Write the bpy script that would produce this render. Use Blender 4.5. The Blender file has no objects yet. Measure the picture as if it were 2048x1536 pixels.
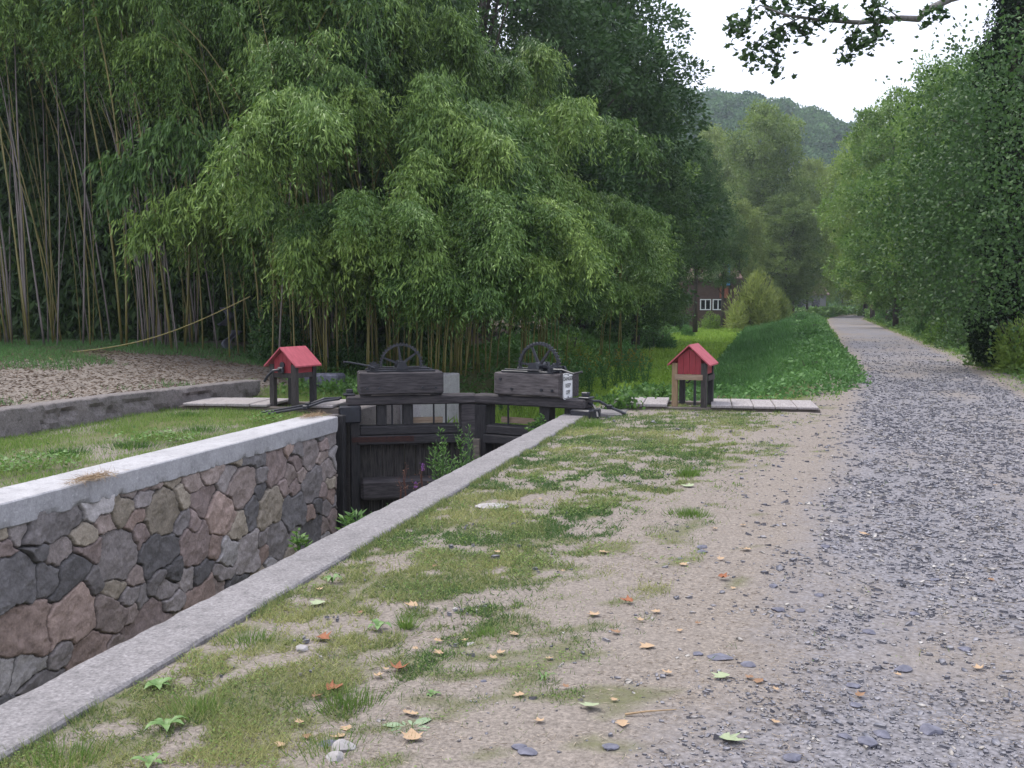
import bpy, math, random
import numpy as np
from mathutils import Vector, Matrix, Euler
R = math.radians
random.seed(7); rng = np.random.default_rng(7)
scene = bpy.context.scene
col = scene.collection

# ------------------------------------------------------------------ camera
F = 2100.0; EYE = 1.65; YAW = R(14.277); PITCH = R(4.465)
cam_d = bpy.data.cameras.new('camera'); cam = bpy.data.objects.new('camera', cam_d); col.objects.link(cam)
cam_d.sensor_width = 36; cam_d.lens = F / 2048 * 36; cam_d.clip_start = 0.1; cam_d.clip_end = 5000
cam.location = (0, 0, EYE); cam.rotation_euler = (R(90) - PITCH, 0, YAW)
scene.camera = cam
CT, ST, CP, SP = math.cos(YAW), math.sin(YAW), math.cos(PITCH), math.sin(PITCH)
def gp(px, py, z=0.0):
    u = (px - 1024) / F; v = -(py - 768) / F
    d = CP + v * SP; w = -SP + v * CP; t = (z - EYE) / w
    xc = u * t; zc = d * t
    return Vector((xc * CT - zc * ST, xc * ST + zc * CT, z))
def dp(px, py, D):
    u = (px - 1024) / F; v = -(py - 768) / F
    d = CP + v * SP; w = -SP + v * CP; t = D / d; xc = u * t
    return Vector((xc * CT - D * ST, xc * ST + D * CT, EYE + w * t))

# ------------------------------------------------------------------ noise
def vnoise(x, y, seed=0):
    x = np.asarray(x, float); y = np.asarray(y, float)
    xi = np.floor(x).astype(np.int64); yi = np.floor(y).astype(np.int64)
    xf = x - xi; yf = y - yi
    def h(a, b):
        n = (a * 374761393 + b * 668265263 + seed * 1274126177) & 0x7fffffff
        n = ((n ^ (n >> 13)) * 1274126177) & 0x7fffffff
        return ((n ^ (n >> 16)) & 0xffff) / 65535.0
    u = xf * xf * (3 - 2 * xf); v = yf * yf * (3 - 2 * yf)
    return (h(xi, yi) * (1 - u) + h(xi + 1, yi) * u) * (1 - v) + (h(xi, yi + 1) * (1 - u) + h(xi + 1, yi + 1) * u) * v
def fbm(x, y, o=4, seed=0):
    s = 0; a = .5; t = 0
    for k in range(o):
        s = s + a * vnoise(x * 2 ** k, y * 2 ** k, seed + k * 17); t += a; a *= .5
    return s / t
def sst(a, b, x):
    t = np.clip((np.asarray(x, float) - a) / (b - a), 0, 1); return t * t * (3 - 2 * t)

# ------------------------------------------------------------------ tagging / objects
def tag(o, label=None, cat=None, group=None, kind=None):
    if label: o['label'] = label
    if cat: o['category'] = cat
    if group: o['group'] = group
    if kind: o['kind'] = kind
    return o
def empty(name, loc=(0, 0, 0), rz=0.0, label=None, cat=None, group=None):
    o = bpy.data.objects.new(name, None); col.objects.link(o); o.location = loc; o.rotation_euler = (0, 0, rz)
    o.empty_display_size = .1
    return tag(o, label, cat, group)
def link(name, me, mat=None, parent=None):
    o = bpy.data.objects.new(name, me); col.objects.link(o)
    if mat and not me.materials: me.materials.append(mat)
    if parent: o.parent = parent
    return o
def copy_tree(o, parent=None):
    c = o.copy(); col.objects.link(c)
    if parent: c.parent = parent
    for ch in [k for k in bpy.data.objects if k.parent == o]: copy_tree(ch, c)
    return c
def npmesh(name, V, Fc, attrs=None, smooth=False):
    """V (n,3), Fc (m,k) all faces of k corners; attrs: point floats / colours"""
    me = bpy.data.meshes.new(name); V = np.asarray(V, np.float32); Fc = np.asarray(Fc, np.int32)
    m, k = Fc.shape
    me.vertices.add(len(V)); me.vertices.foreach_set('co', V.ravel())
    me.loops.add(m * k); me.loops.foreach_set('vertex_index', Fc.ravel())
    me.polygons.add(m); me.polygons.foreach_set('loop_start', np.arange(0, m * k, k, dtype=np.int32))
    me.polygons.foreach_set('loop_total', np.full(m, k, np.int32))
    if smooth: me.polygons.foreach_set('use_smooth', np.ones(m, bool))
    for n, a in (attrs or {}).items():
        a = np.asarray(a, np.float32)
        if a.ndim == 1:
            at = me.attributes.new(n, 'FLOAT', 'POINT'); at.data.foreach_set('value', a)
        else:
            at = me.attributes.new(n, 'FLOAT_COLOR', 'POINT'); at.data.foreach_set('color', np.hstack([a, np.ones((len(a), 1))]).astype(np.float32).ravel())
    me.update(); me.validate(); return me

class MB:
    def __init__(s): s.v = []; s.f = []
    def add(s, vs, fs):
        b = len(s.v); s.v += [tuple(p) for p in vs]; s.f += [[i + b for i in f] for f in fs]; return s
    def box(s, x0, x1, y0, y1, z0, z1, M=None, bev=0.0):
        c = [Vector((x, y, z)) for z in (z0, z1) for y in (y0, y1) for x in (x0, x1)]
        if bev > 0:
            # chamfered box: 24 verts
            lo = Vector((x0, y0, z0)); hi = Vector((x1, y1, z1)); b = min(bev, (x1-x0)/3, (y1-y0)/3, (z1-z0)/3)
            vs = []; idx = {}
            for sx in (0, 1):
                for sy in (0, 1):
                    for sz in (0, 1):
                        p = [(lo, hi)[sx].x, (lo, hi)[sy].y, (lo, hi)[sz].z]; sg = [1 - 2*sx, 1 - 2*sy, 1 - 2*sz]
                        for ax in range(3):
                            q = list(p)
                            for o in range(3):
                                if o != ax: q[o] += sg[o] * b
                            idx[(sx, sy, sz, ax)] = len(vs); vs.append(Vector(q))
            fs = []
            for ax in range(3):
                o1, o2 = [(1, 2), (0, 2), (0, 1)][ax]
                for s_ in (0, 1):
                    k = []
                    for a, b2 in ((0, 0), (1, 0), (1, 1), (0, 1)):
                        key = [0, 0, 0]; key[ax] = s_; key[o1] = a; key[o2] = b2; k.append(idx[(*key, ax)])
                    fs.append(k)
            for ax in range(3):
                o1, o2 = [(1, 2), (0, 2), (0, 1)][ax]
                for a in (0, 1):
                    for b2 in (0, 1):
                        k0 = [0, 0, 0]; k0[o1] = a; k0[o2] = b2; k1 = list(k0); k1[ax] = 1
                        fs.append([idx[(*k0, o1)], idx[(*k1, o1)], idx[(*k1, o2)], idx[(*k0, o2)]])
            for sx in (0, 1):
                for sy in (0, 1):
                    for sz in (0, 1): fs.append([idx[(sx, sy, sz, a)] for a in range(3)])
            if M: vs = [M @ v for v in vs]
            return s.add(vs, fs)
        if M: c = [M @ v for v in c]
        return s.add(c, [[0, 2, 3, 1], [4, 5, 7, 6], [0, 1, 5, 4], [2, 6, 7, 3], [0, 4, 6, 2], [1, 3, 7, 5]])
    def tube(s, pts, rad, n=8, cap=True, sq=None):
        pts = [Vector(p) for p in pts]; rs = rad if hasattr(rad, '__len__') else [rad] * len(pts)
        vs = []; up = Vector((0, 0, 1)); last = None
        for i, p in enumerate(pts):
            d = (pts[min(i+1, len(pts)-1)] - pts[max(i-1, 0)]).normalized()
            a = last if last is not None else (Vector((1, 0, 0)) if abs(d.z) > .9 else up)
            s1 = d.cross(a)
            if s1.length < 1e-4: s1 = d.cross(Vector((0, 1, 0)))
            s1.normalize(); s2 = s1.cross(d).normalized(); last = s2
            for k in range(n):
                t = 2 * math.pi * (k + .5) / n
                vs.append(p + (s1 * math.cos(t) + s2 * math.sin(t)) * rs[i])
        fs = []
        for i in range(len(pts) - 1):
            for k in range(n): fs.append([i*n+k, i*n+(k+1) % n, (i+1)*n+(k+1) % n, (i+1)*n+k])
        if cap: fs.append(list(range(n))[::-1]); fs.append([(len(pts)-1)*n+k for k in range(n)])
        return s.add(vs, fs)
    def prism(s, poly, off, M=None):
        """poly: list of 3D points, extruded by vector off"""
        n = len(poly); vs = [Vector(p) for p in poly] + [Vector(p) + Vector(off) for p in poly]
        if M: vs = [M @ v for v in vs]
        return s.add(vs, [list(range(n))[::-1], [n+i for i in range(n)]] + [[i, (i+1) % n, n+(i+1) % n, n+i] for i in range(n)])
    def build(s, name, mat, parent=None, smooth=False, jit=0.0):
        me = bpy.data.meshes.new(name)
        v = s.v
        if jit: v = [(a + random.uniform(-jit, jit), b + random.uniform(-jit, jit), c + random.uniform(-jit, jit)) for a, b, c in v]
        me.from_pydata(v, [], s.f)
        import bmesh
        bm = bmesh.new(); bm.from_mesh(me); bmesh.ops.recalc_face_normals(bm, faces=bm.faces); bm.to_mesh(me); bm.free()
        if smooth: me.polygons.foreach_set('use_smooth', [True] * len(me.polygons))
        return link(name, me, mat, parent)

# ------------------------------------------------------------------ materials
def nmat(name):
    m = bpy.data.materials.new(name); m.use_nodes = True; nt = m.node_tree; nt.nodes.clear()
    out = nt.nodes.new('ShaderNodeOutputMaterial'); b = nt.nodes.new('ShaderNodeBsdfPrincipled')
    nt.links.new(b.outputs[0], out.inputs[0]); return m, nt, b, out
def N(nt, t, **kw):
    n = nt.nodes.new(t)
    for k, v in kw.items():
        if k.startswith('i_'): n.inputs[k[2:].replace('_', ' ')].default_value = v
        else: setattr(n, k, v)
    return n
def noise(nt, scale, detail=5, rough=.6, stretch=None, coord='Object'):
    tc = N(nt, 'ShaderNodeTexCoord'); src = tc.outputs[coord]
    if stretch:
        mp = N(nt, 'ShaderNodeMapping'); mp.inputs['Scale'].default_value = stretch; nt.links.new(src, mp.inputs[0]); src = mp.outputs[0]
    n = N(nt, 'ShaderNodeTexNoise', i_Scale=scale, i_Detail=detail, i_Roughness=rough); nt.links.new(src, n.inputs['Vector']); return n.outputs['Fac']
def ramp(nt, fac, stops):
    r = N(nt, 'ShaderNodeValToRGB'); e = r.color_ramp.elements
    while len(e) < len(stops): e.new(.5)
    for k, (p, c) in enumerate(stops):
        e[k].position = p; e[k].color = (*c, 1) if len(c) == 3 else c
    nt.links.new(fac, r.inputs[0]); return r.outputs[0]
def mix(nt, f, a, b, mode='MIX'):
    m = N(nt, 'ShaderNodeMix', data_type='RGBA', blend_type=mode)
    for inp, v in ((m.inputs[0], f), (m.inputs[6], a), (m.inputs[7], b)):
        if isinstance(v, (int, float)): inp.default_value = v
        elif isinstance(v, tuple): inp.default_value = (*v, 1) if len(v) == 3 else v
        else: nt.links.new(v, inp)
    return m.outputs[2]
def bump(nt, b, h, strength=.4, dist=.02):
    n = N(nt, 'ShaderNodeBump', i_Strength=strength, i_Distance=dist); nt.links.new(h, n.inputs['Height']); nt.links.new(n.outputs[0], b.inputs['Normal'])
def attr(nt, name):
    a = N(nt, 'ShaderNodeAttribute'); a.attribute_name = name; return a
def gray(v): return (v, v, v)
def simple(name, c1, c2, scale=6, stretch=None, rough=.8, bs=.3, bd=.01, spec=.3, lo=.3, hi=.7, detail=6):
    m, nt, b, o = nmat(name); f = noise(nt, scale, detail, .65, stretch)
    nt.links.new(ramp(nt, f, [(lo, c1), (hi, c2)]), b.inputs['Base Color'])
    b.inputs['Roughness'].default_value = rough; b.inputs['Specular IOR Level'].default_value = spec
    bump(nt, b, f, bs, bd); return m
def leafmat(name, c0, c1, var=.25, trans=.3, rough=.5, spec=.35, hue=.0):
    m, nt, b, out = nmat(name)
    a = attr(nt, 'tint'); oi = N(nt, 'ShaderNodeObjectInfo')
    c = ramp(nt, a.outputs['Fac'], [(0, c0), (1, c1)])
    h = N(nt, 'ShaderNodeHueSaturation')
    mr = N(nt, 'ShaderNodeMapRange'); nt.links.new(oi.outputs['Random'], mr.inputs[0]); mr.inputs[3].default_value = 1 - var; mr.inputs[4].default_value = 1 + var
    nt.links.new(mr.outputs[0], h.inputs['Value']); nt.links.new(c, h.inputs['Color'])
    mr2 = N(nt, 'ShaderNodeMapRange'); nt.links.new(oi.outputs['Random'], mr2.inputs[0]); mr2.inputs[3].default_value = .5 + hue; mr2.inputs[4].default_value = .5 - hue
    nt.links.new(mr2.outputs[0], h.inputs['Hue'])
    nt.links.new(h.outputs[0], b.inputs['Base Color'])
    b.inputs['Roughness'].default_value = rough; b.inputs['Specular IOR Level'].default_value = spec
    t = N(nt, 'ShaderNodeBsdfTranslucent'); nt.links.new(h.outputs[0], t.inputs[0])
    mx = N(nt, 'ShaderNodeMixShader'); mx.inputs[0].default_value = trans
    nt.links.new(b.outputs[0], mx.inputs[1]); nt.links.new(t.outputs[0], mx.inputs[2]); nt.links.new(mx.outputs[0], out.inputs[0])
    return m

M = {}
M['black_wood'] = simple('black_wood', (0.0096, 0.0096, 0.0115), (0.0528, 0.0480, 0.0499), 5, (1.2, 9, 9), .75, .5, .012)
M['black_post'] = simple('black_post', (0.0090, 0.0090, 0.0108), (0.0450, 0.0414, 0.0414), 5, (9, 9, 1.2), .75, .5, .012)
M['grey_wood'] = simple('grey_wood', (0.0350, 0.0300, 0.0300), (0.1600, 0.1400, 0.1400), 4, (1.0, 8, 10), .8, .6, .012, lo=.32, hi=.7)
M['mid_wood'] = simple('mid_wood', (0.0187, 0.0168, 0.0187), (0.0935, 0.0822, 0.0841), 4, (1.0, 8, 10), .8, .6, .012, lo=.32, hi=.72)
M['post_wood'] = simple('post_wood', (0.0195, 0.0169, 0.0163), (0.0715, 0.0618, 0.0572), 5, (9, 9, 1.0), .8, .5, .01)
M['new_wood'] = simple('new_wood', (0.1800, 0.1200, 0.0660), (0.2820, 0.1980, 0.1200), 5, (9, 9, 1.0), .75, .3, .006)
M['tan_board'] = simple('tan_board', (0.1820, 0.1260, 0.0840), (0.3290, 0.2520, 0.1820), 5, (1.0, 9, 9), .75, .3, .006)
M['deck'] = simple('deck', (0.1920, 0.1720, 0.1680), (0.3680, 0.3360, 0.3280), 5, (9, 1.2, 9), .85, .4, .008)
M['deck_side'] = simple('deck_side', (0.0750, 0.0638, 0.0562), (0.1800, 0.1500, 0.1275), 5, (1.2, 9, 9), .85, .4, .008)
M['iron'] = simple('iron', (0.0070, 0.0077, 0.0112), (0.0245, 0.0259, 0.0350), 14, None, .42, .3, .004, .5)
M['rust'] = simple('rust', (0.0084, 0.0067, 0.0076), (0.0672, 0.0252, 0.0189), 9, (2, 6, 6), .8, .3, .004)
M['red'] = simple('red_paint', (0.1860, 0.0186, 0.0260), (0.2790, 0.0341, 0.0434), 7, (9, 9, 1.5), .55, .15, .003, .35)
M['red_roof'] = simple('red_roof_paint', (.26, .045, .058), (.47, .10, .125), 5, (1.5, 3, 1.5), .6, .3, .004, .4, lo=.25, hi=.72, detail=9)
M['sheath'] = simple('sheathing', (0.0115, 0.0106, 0.0115), (0.0960, 0.0864, 0.0787), 4, (12, 2, 1.0), .85, .4, .01, lo=.35, hi=.75)
M['bark'] = simple('bark', (.03, .026, .02), (.12, .10, .08), 6, (3, 3, .6), .9, .8, .04)
M['syc_bark'] = simple('sycamore_bark', (.06, .055, .05), (.20, .185, .17), 5, (2, 2, .8), .85, .5, .02)
M['white'] = simple('white_paint', (.68, .68, .68), (.80, .80, .80), 8, None, .45, .05, .002)
M['black_ink'] = simple('black_ink', (.015, .015, .016), (.03, .03, .03), 8, None, .5, .05, .002)
M['glass'] = simple('dark_glass', (.01, .012, .015), (.02, .022, .025), 3, None, .1, .0, .001, .6)
M['brown_clad'] = simple('brown_cladding', (0.0700, 0.0455, 0.0350), (0.1190, 0.0770, 0.0595), 3, (1, 1, 8), .85, .4, .02)
M['blue_paint'] = simple('blue_paint', (.06, .20, .42), (.09, .27, .52), 4, None, .5, .1, .005)
M['brick_red'] = simple('brick_red', (.20, .07, .045), (.30, .11, .07), 8, None, .85, .3, .01)
M['tarp'] = simple('tarp_cloth', (0.0960, 0.1020, 0.1200), (0.1620, 0.1680, 0.1920), 8, None, .8, .5, .03)
M['stone_pale'] = simple('pale_stone', (0.2250, 0.2100, 0.2025), (0.3750, 0.3525, 0.3450), 18, None, .85, .3, .0015)
M['stone_dark'] = simple('slate_stone', (.07, .07, .09), (.17, .17, .21), 18, None, .8, .3, .0015)
M['straw'] = simple('dry_straw', (.24, .16, .09), (.42, .31, .19), 20, None, .9, .3, .01)
M['roof_grey'] = simple('grey_shingle', (.16, .15, .15), (.25, .24, .24), 9, (1, 1, 5), .9, .3, .02)
M['siding_pale'] = simple('pale_siding', (0.1560, 0.1521, 0.1482), (0.2028, 0.1989, 0.1950), 4, (1, 1, 8), .8, .3, .01)

def concrete(name, base, dark, fine=60, pit=.3, agg=.5):
    m, nt, b, o = nmat(name)
    big = noise(nt, 1.6, 6, .6); fn = noise(nt, fine, 4, .7); mid = noise(nt, 9, 5, .65)
    c = ramp(nt, big, [(.3, tuple(x * .86 for x in base)), (.7, tuple(min(1, x * 1.1) for x in base))])
    c = mix(nt, ramp(nt, mid, [(.50, gray(0)), (.78, gray(pit))]), c, dark)
    c = mix(nt, agg, c, ramp(nt, fn, [(.30, gray(.12)), (.5, gray(.5)), (.72, gray(.95))]), 'OVERLAY')
    st_ = noise(nt, 1.0, 5, .7, (6, 3.5, .7)); c = mix(nt, ramp(nt, st_, [(.52, gray(0)), (.72, gray(.45))]), c, tuple(x * .55 for x in base))
    sp = noise(nt, 26, 3, .5); c = mix(nt, ramp(nt, sp, [(.64, gray(0)), (.70, gray(.55))]), c, tuple(min(1, x * 1.5) for x in base))
    nt.links.new(c, b.inputs['Base Color']); b.inputs['Roughness'].default_value = .9; b.inputs['Specular IOR Level'].default_value = .2
    ad = N(nt, 'ShaderNodeMath', operation='ADD'); nt.links.new(fn, ad.inputs[0]); nt.links.new(mid, ad.inputs[1]); bump(nt, b, ad.outputs[0], .35, .012)
    return m
M['conc_new'] = concrete('new_concrete', (.37, .362, .37), (.19, .19, .195), 40, .6, .2)
M['conc_old'] = concrete('worn_concrete', (.205, .193, .193), (.095, .09, .09), 60, .65, .55)
M['conc_ret'] = concrete('weathered_concrete', (.17, .152, .145), (.05, .045, .04), 50, .8, .5)
M['conc_end'] = concrete('pale_concrete', (.36, .345, .345), (.18, .165, .165), 50, .5, .3)

# stones by per-vertex colour of each stone
m, nt, b, o = nmat('rubble_stone'); a = attr(nt, 'rock')
f1 = noise(nt, 9, 8, .7); f2 = noise(nt, 45, 5, .7)
c = mix(nt, .55, a.outputs['Color'], ramp(nt, f1, [(.25, gray(.2)), (.5, gray(.5)), (.75, gray(.85))]), 'OVERLAY')
c = mix(nt, .3, c, ramp(nt, f2, [(.3, gray(.2)), (.7, gray(.85))]), 'OVERLAY')
nt.links.new(c, b.inputs['Base Color']); b.inputs['Roughness'].default_value = .85; b.inputs['Specular IOR Level'].default_value = .25
ad = N(nt, 'ShaderNodeMath', operation='ADD'); nt.links.new(f1, ad.inputs[0]); nt.links.new(f2, ad.inputs[1]); bump(nt, b, ad.outputs[0], .55, .02)
M['rubble'] = m

# ground: soil / gravel / green by vertex masks broken up with noise
m, nt, b, o = nmat('ground_soil')
g = attr(nt, 'gravel'); gr = attr(nt, 'green'); lt = attr(nt, 'litter')
n1 = noise(nt, 3.0, 8, .7); n2 = noise(nt, 55, 5, .75); n3 = noise(nt, .8, 5, .6); n4 = noise(nt, 18, 6, .75)
soil = mix(nt, n4, (.128, .110, .095), (.285, .248, .214))
soil = mix(nt, .7, soil, ramp(nt, n2, [(.28, gray(.12)), (.5, gray(.5)), (.72, gray(.9))]), 'OVERLAY')
gravel = mix(nt, n4, (.14, .134, .143), (.262, .252, .265))
vor = N(nt, 'ShaderNodeTexVoronoi', i_Scale=42.0); tc = N(nt, 'ShaderNodeTexCoord'); nt.links.new(tc.outputs['Object'], vor.inputs['Vector'])
gravel = mix(nt, .6, gravel, ramp(nt, vor.outputs['Distance'], [(.0, gray(.8)), (.5, gray(.42)), (.9, gray(.12))]), 'OVERLAY')
green = mix(nt, n4, (.055, .065, .025), (.15, .155, .065))
litter = mix(nt, n4, (.045, .034, .025), (.11, .085, .06))
def masked(a, soft, spread):   # sharpen mask + noise
    ad = N(nt, 'ShaderNodeMath', operation='MULTIPLY_ADD'); nt.links.new(n1, ad.inputs[0]); ad.inputs[1].default_value = spread; nt.links.new(a.outputs['Fac'], ad.inputs[2])
    ad2 = N(nt, 'ShaderNodeMath', operation='MULTIPLY_ADD'); nt.links.new(n4, ad2.inputs[0]); ad2.inputs[1].default_value = spread * .8; nt.links.new(ad.outputs[0], ad2.inputs[2])
    s = N(nt, 'ShaderNodeMapRange'); nt.links.new(ad2.outputs[0], s.inputs[0]); s.inputs[1].default_value = .5 + spread * .9 - soft; s.inputs[2].default_value = .5 + spread * .9 + soft; return s.outputs[0]
c = mix(nt, masked(lt, .25, .5), soil, litter)
c = mix(nt, masked(gr, .25, .5), c, green)
c = mix(nt, masked(g, .32, .6), c, gravel)
nt.links.new(c, b.inputs['Base Color']); b.inputs['Roughness'].default_value = .95; b.inputs['Specular IOR Level'].default_value = .15
ad = N(nt, 'ShaderNodeMath', operation='ADD'); nt.links.new(n4, ad.inputs[0]); nt.links.new(n2, ad.inputs[1]); bump(nt, b, ad.outputs[0], .6, .011)
M['ground'] = m
M['bed'] = simple('duckweed_bed', (0.1000, 0.1900, 0.0250), (0.2100, 0.3400, 0.0562), 1.2, None, .9, .4, .03)
M['mud'] = simple('mud', (0.0210, 0.0189, 0.0140), (0.0560, 0.0490, 0.0350), 3, None, .9, .4, .03)
M['hill'] = simple('hill_ground', (.02, .035, .015), (.05, .07, .03), .1, None, .95, .2, .1)

M['lf_bamboo'] = leafmat('bamboo_leaf', (0.0431, 0.1029, 0.0148), (0.1719, 0.2773, 0.0603), .38, .14, .5, .35, .018)
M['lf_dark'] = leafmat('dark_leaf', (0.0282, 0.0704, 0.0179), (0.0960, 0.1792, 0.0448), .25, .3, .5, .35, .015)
M['lf_mid'] = leafmat('mid_leaf', (0.0863, 0.1648, 0.0278), (0.2296, 0.3469, 0.0630), .22, .35, .5, .35, .02)
M['lf_yel'] = leafmat('yellowish_leaf', (0.1150, 0.1750, 0.0390), (0.2760, 0.3500, 0.0975), .2, .35, .5, .3, .02)
M['lf_weed'] = leafmat('weed_leaf', (0.0480, 0.1120, 0.0240), (0.1360, 0.2560, 0.0560), .15, .35, .5, .35, .01)
M['lf_grass'] = leafmat('grass_blade', (.07, .135, .04), (.34, .34, .14), .1, .35, .6, .25)
M['lf_lawn'] = leafmat('lawn_blade', (.09, .18, .035), (.24, .33, .08), .1, .35, .6, .25)
M['lf_canal'] = leafmat('canal_green', (0.1172, 0.2243, 0.0260), (0.2879, 0.4095, 0.0650), .1, .35, .6, .25)
M['lf_bank'] = leafmat('bank_leaf', (.05, .13, .035), (.14, .29, .08), .1, .35, .55, .3)
M['lf_gold'] = leafmat('goldenrod', (0.2250, 0.1650, 0.0150), (0.3000, 0.2400, 0.0300), .1, .3, .6, .2)
M['lf_purple'] = leafmat('loosestrife_flower', (0.1320, 0.0480, 0.1800), (0.2400, 0.1080, 0.3000), .1, .3, .6, .2)
M['lf_reed'] = leafmat('dry_stem_leaf', (.10, .05, .04), (.22, .12, .08), .1, .2, .7, .2)
M['lf_hill'] = leafmat('hill_leaf', (0.0378, 0.0936, 0.0360), (0.1197, 0.2160, 0.0720), .1, .2, .7, .1)
M['lf_ivy'] = leafmat('ivy_leaf', (.007, .017, .006), (.016, .032, .010), .1, .05, .85, .05)
M['lf_syc'] = leafmat('sycamore_leaf', (.018, .045, .014), (.06, .11, .03), .1, .2, .6, .15)
M['culm_y'] = simple('bamboo_culm', (0.1033, 0.0954, 0.0239), (0.2384, 0.1987, 0.0636), 2, (4, 4, .7), .45, .1, .004, .4)
M['culm_g'] = simple('grey_dead_culm', (0.1148, 0.0956, 0.0842), (0.2295, 0.1989, 0.1836), 3, (6, 6, .7), .7, .2, .004, .3)
M['leaf_tan'] = simple('dry_leaf_tan', (0.3128, 0.2040, 0.1156), (0.4216, 0.3060, 0.1972), 40, None, .8, .4, .006)
M['leaf_red'] = simple('dry_leaf_rust', (0.1760, 0.0600, 0.0280), (0.3040, 0.1280, 0.0640), 40, None, .8, .4, .006)
M['leaf_green'] = simple('fallen_leaf_green', (0.2160, 0.2664, 0.1440), (0.3240, 0.3600, 0.2304), 40, None, .75, .4, .006)
M['leaf_brown'] = simple('dry_leaf_brown', (.16, .09, .05), (.28, .17, .10), 40, None, .8, .4, .006)

# ------------------------------------------------------------------ leaf meshes
def unit(a): return a / np.maximum(np.linalg.norm(a, axis=1, keepdims=True), 1e-6)
def leaves(name, P, D, L, W, tint, side=None, fold=.0):
    n = len(P); D = unit(D)
    if side is None:
        side = rng.normal(size=(n, 3))
    s = unit(np.cross(D, side)); nn = np.cross(s, D)
    L = np.broadcast_to(np.asarray(L, float), (n,))[:, None]; W = np.broadcast_to(np.asarray(W, float), (n,))[:, None]
    V = np.empty((n, 4, 3)); V[:, 0] = P; V[:, 1] = P + D * L * .4 + s * W * .5 + nn * L * fold; V[:, 2] = P + D * L; V[:, 3] = P + D * L * .4 - s * W * .5 + nn * L * fold
    Fc = np.arange(n * 4).reshape(n, 4)
    return npmesh(name, V.reshape(-1, 3), Fc, {'tint': np.repeat(np.clip(tint, 0, 1), 4)})
def blades(name, P, D, L, W, tint):
    """grass: single triangles"""
    n = len(P); D = unit(D); s = unit(np.cross(D, rng.normal(size=(n, 3))))
    L = L[:, None]; W = np.broadcast_to(W, (n,))[:, None]
    V = np.empty((n, 3, 3)); V[:, 0] = P - s * W * .5; V[:, 1] = P + s * W * .5; V[:, 2] = P + D * L
    return npmesh(name, V.reshape(-1, 3), np.arange(n * 3).reshape(n, 3), {'tint': np.repeat(np.clip(tint, 0, 1), 3)})

# ------------------------------------------------------------------ terrain
LX0, LX1 = -6.16, -3.06        # lock wall faces
def interp(y, ys, xs): return np.interp(y, ys, xs)
PY = [-30, 0, 3.5, 5.3, 10.3, 14.6, 20.6, 31, 55, 80, 100, 118, 135, 160]
PL = [-1.3, -1.0, -.75, -.5, .03, .55, 1.13, 1.83, 2.6, 3.3, 4.1, 5.3, 8.0, 16.0]
PR = [4.0, 3.9, 3.9, 3.9, 3.9, 4.0, 4.3, 5.0, 5.9, 6.8, 7.5, 8.6, 11.4, 19.5]
def bank_top(y): return interp(y, [17.4, 19.4, 22, 29, 42, 79, 110, 140], [-1.0, .6, 1.3, 1.6, 1.8, 2.8, 3.9, 8])
def bed_r(y): return interp(y, [17, 20, 33, 64, 98, 120, 140], [-2.9, -2.6, -2.05, -2.2, -2.5, -1.8, 2])
def bed_l(y): return interp(y, [17, 20, 28, 39, 56, 89, 110, 140], [-6.3, -6.0, -5.1, -5.8, -6.7, -7.6, -6.8, -3])
def ground_z(X, Y):
    X = np.asarray(X, float); Y = np.asarray(Y, float)
    z = (fbm(X * .8, Y * .8, 3, 5) - .5) * .06 + (fbm(X * 5, Y * 5, 2, 9) - .5) * .012
    z = z * sst(0, .5, np.abs(X - LX1 - .2)) - .03 * ((X < -6.4) & (X > -7.0)) - .018 * ((X > -2.9) & (X < -2.3)) 
    # towpath slightly domed, soil a touch below the coping
    # left: raised bank behind retaining wall
    wx = interp(Y, [0, 10, 13, 16.5], [-8.6, -9.1, -9.15, -8.75])
    rise = np.where(Y < 16.9, sst(0, .08, wx - .12 - X), sst(0, 2.0, wx + .3 - X))
    z = z + np.where(X < -6.4, rise * .27 + sst(0, 5.5, wx - X) * .40, 0)
    # lock chamber
    ch = (X > LX0 - .3) & (X < LX1 + .18) & (Y < 17)
    z = np.where(ch, -2.4 + .2 * fbm(X, Y, 3, 3), z)
    # canal upstream
    t = Y - 17
    br = bed_r(Y); bt = bank_top(Y); bl = bed_l(Y)
    bank_r = sst(0, 1, (X - br) / np.maximum(bt - br, .2))
    bank_l = sst(0, 1, (bl - X) / 2.2)
    zc = -.9 + .9 * np.maximum(bank_r, bank_l) 
    zc = np.where(Y > 17, zc, 0)
    incanal = (Y >= 17) & (X > bl - 2.4) & (X < bt) & (Y < 150)
    z = np.where(incanal, np.where(Y < 19, np.where((X > -6.4) & (X < -2.75), -.9, z), zc + z * np.maximum(bank_r, bank_l)), z)
    return z
def lines(segs):
    out = []
    for a, b, s in segs: out += list(np.arange(a, b, s))
    return np.array(out + [segs[-1][1]])
def grid(xs, ys, zf):
    X, Y = np.meshgrid(xs, ys); Z = zf(X, Y)
    V = np.stack([X, Y, Z], -1).reshape(-1, 3); nx = len(xs); ny = len(ys)
    i = np.arange(nx * ny).reshape(ny, nx); Fc = np.stack([i[:-1, :-1], i[:-1, 1:], i[1:, 1:], i[1:, :-1]], -1).reshape(-1, 4)
    return V, Fc
xs = np.unique(np.round(np.concatenate([lines([(-900, -100, 80), (-100, -30, 7), (-30, -12, .5), (-12, 6, .12), (6, 20, .5), (20, 100, 8), (100, 900, 80)]), [-6.47, -6.44, -2.90, -2.87]]), 3))
ys = np.unique(np.round(np.concatenate([lines([(-60, 0, 4), (0, 24, .14), (24, 60, .4), (60, 160, 1.5), (160, 300, 20), (300, 900, 100)]), [16.99, 17.0]]), 3))
V, Fc = grid(xs, ys, ground_z)
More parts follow.
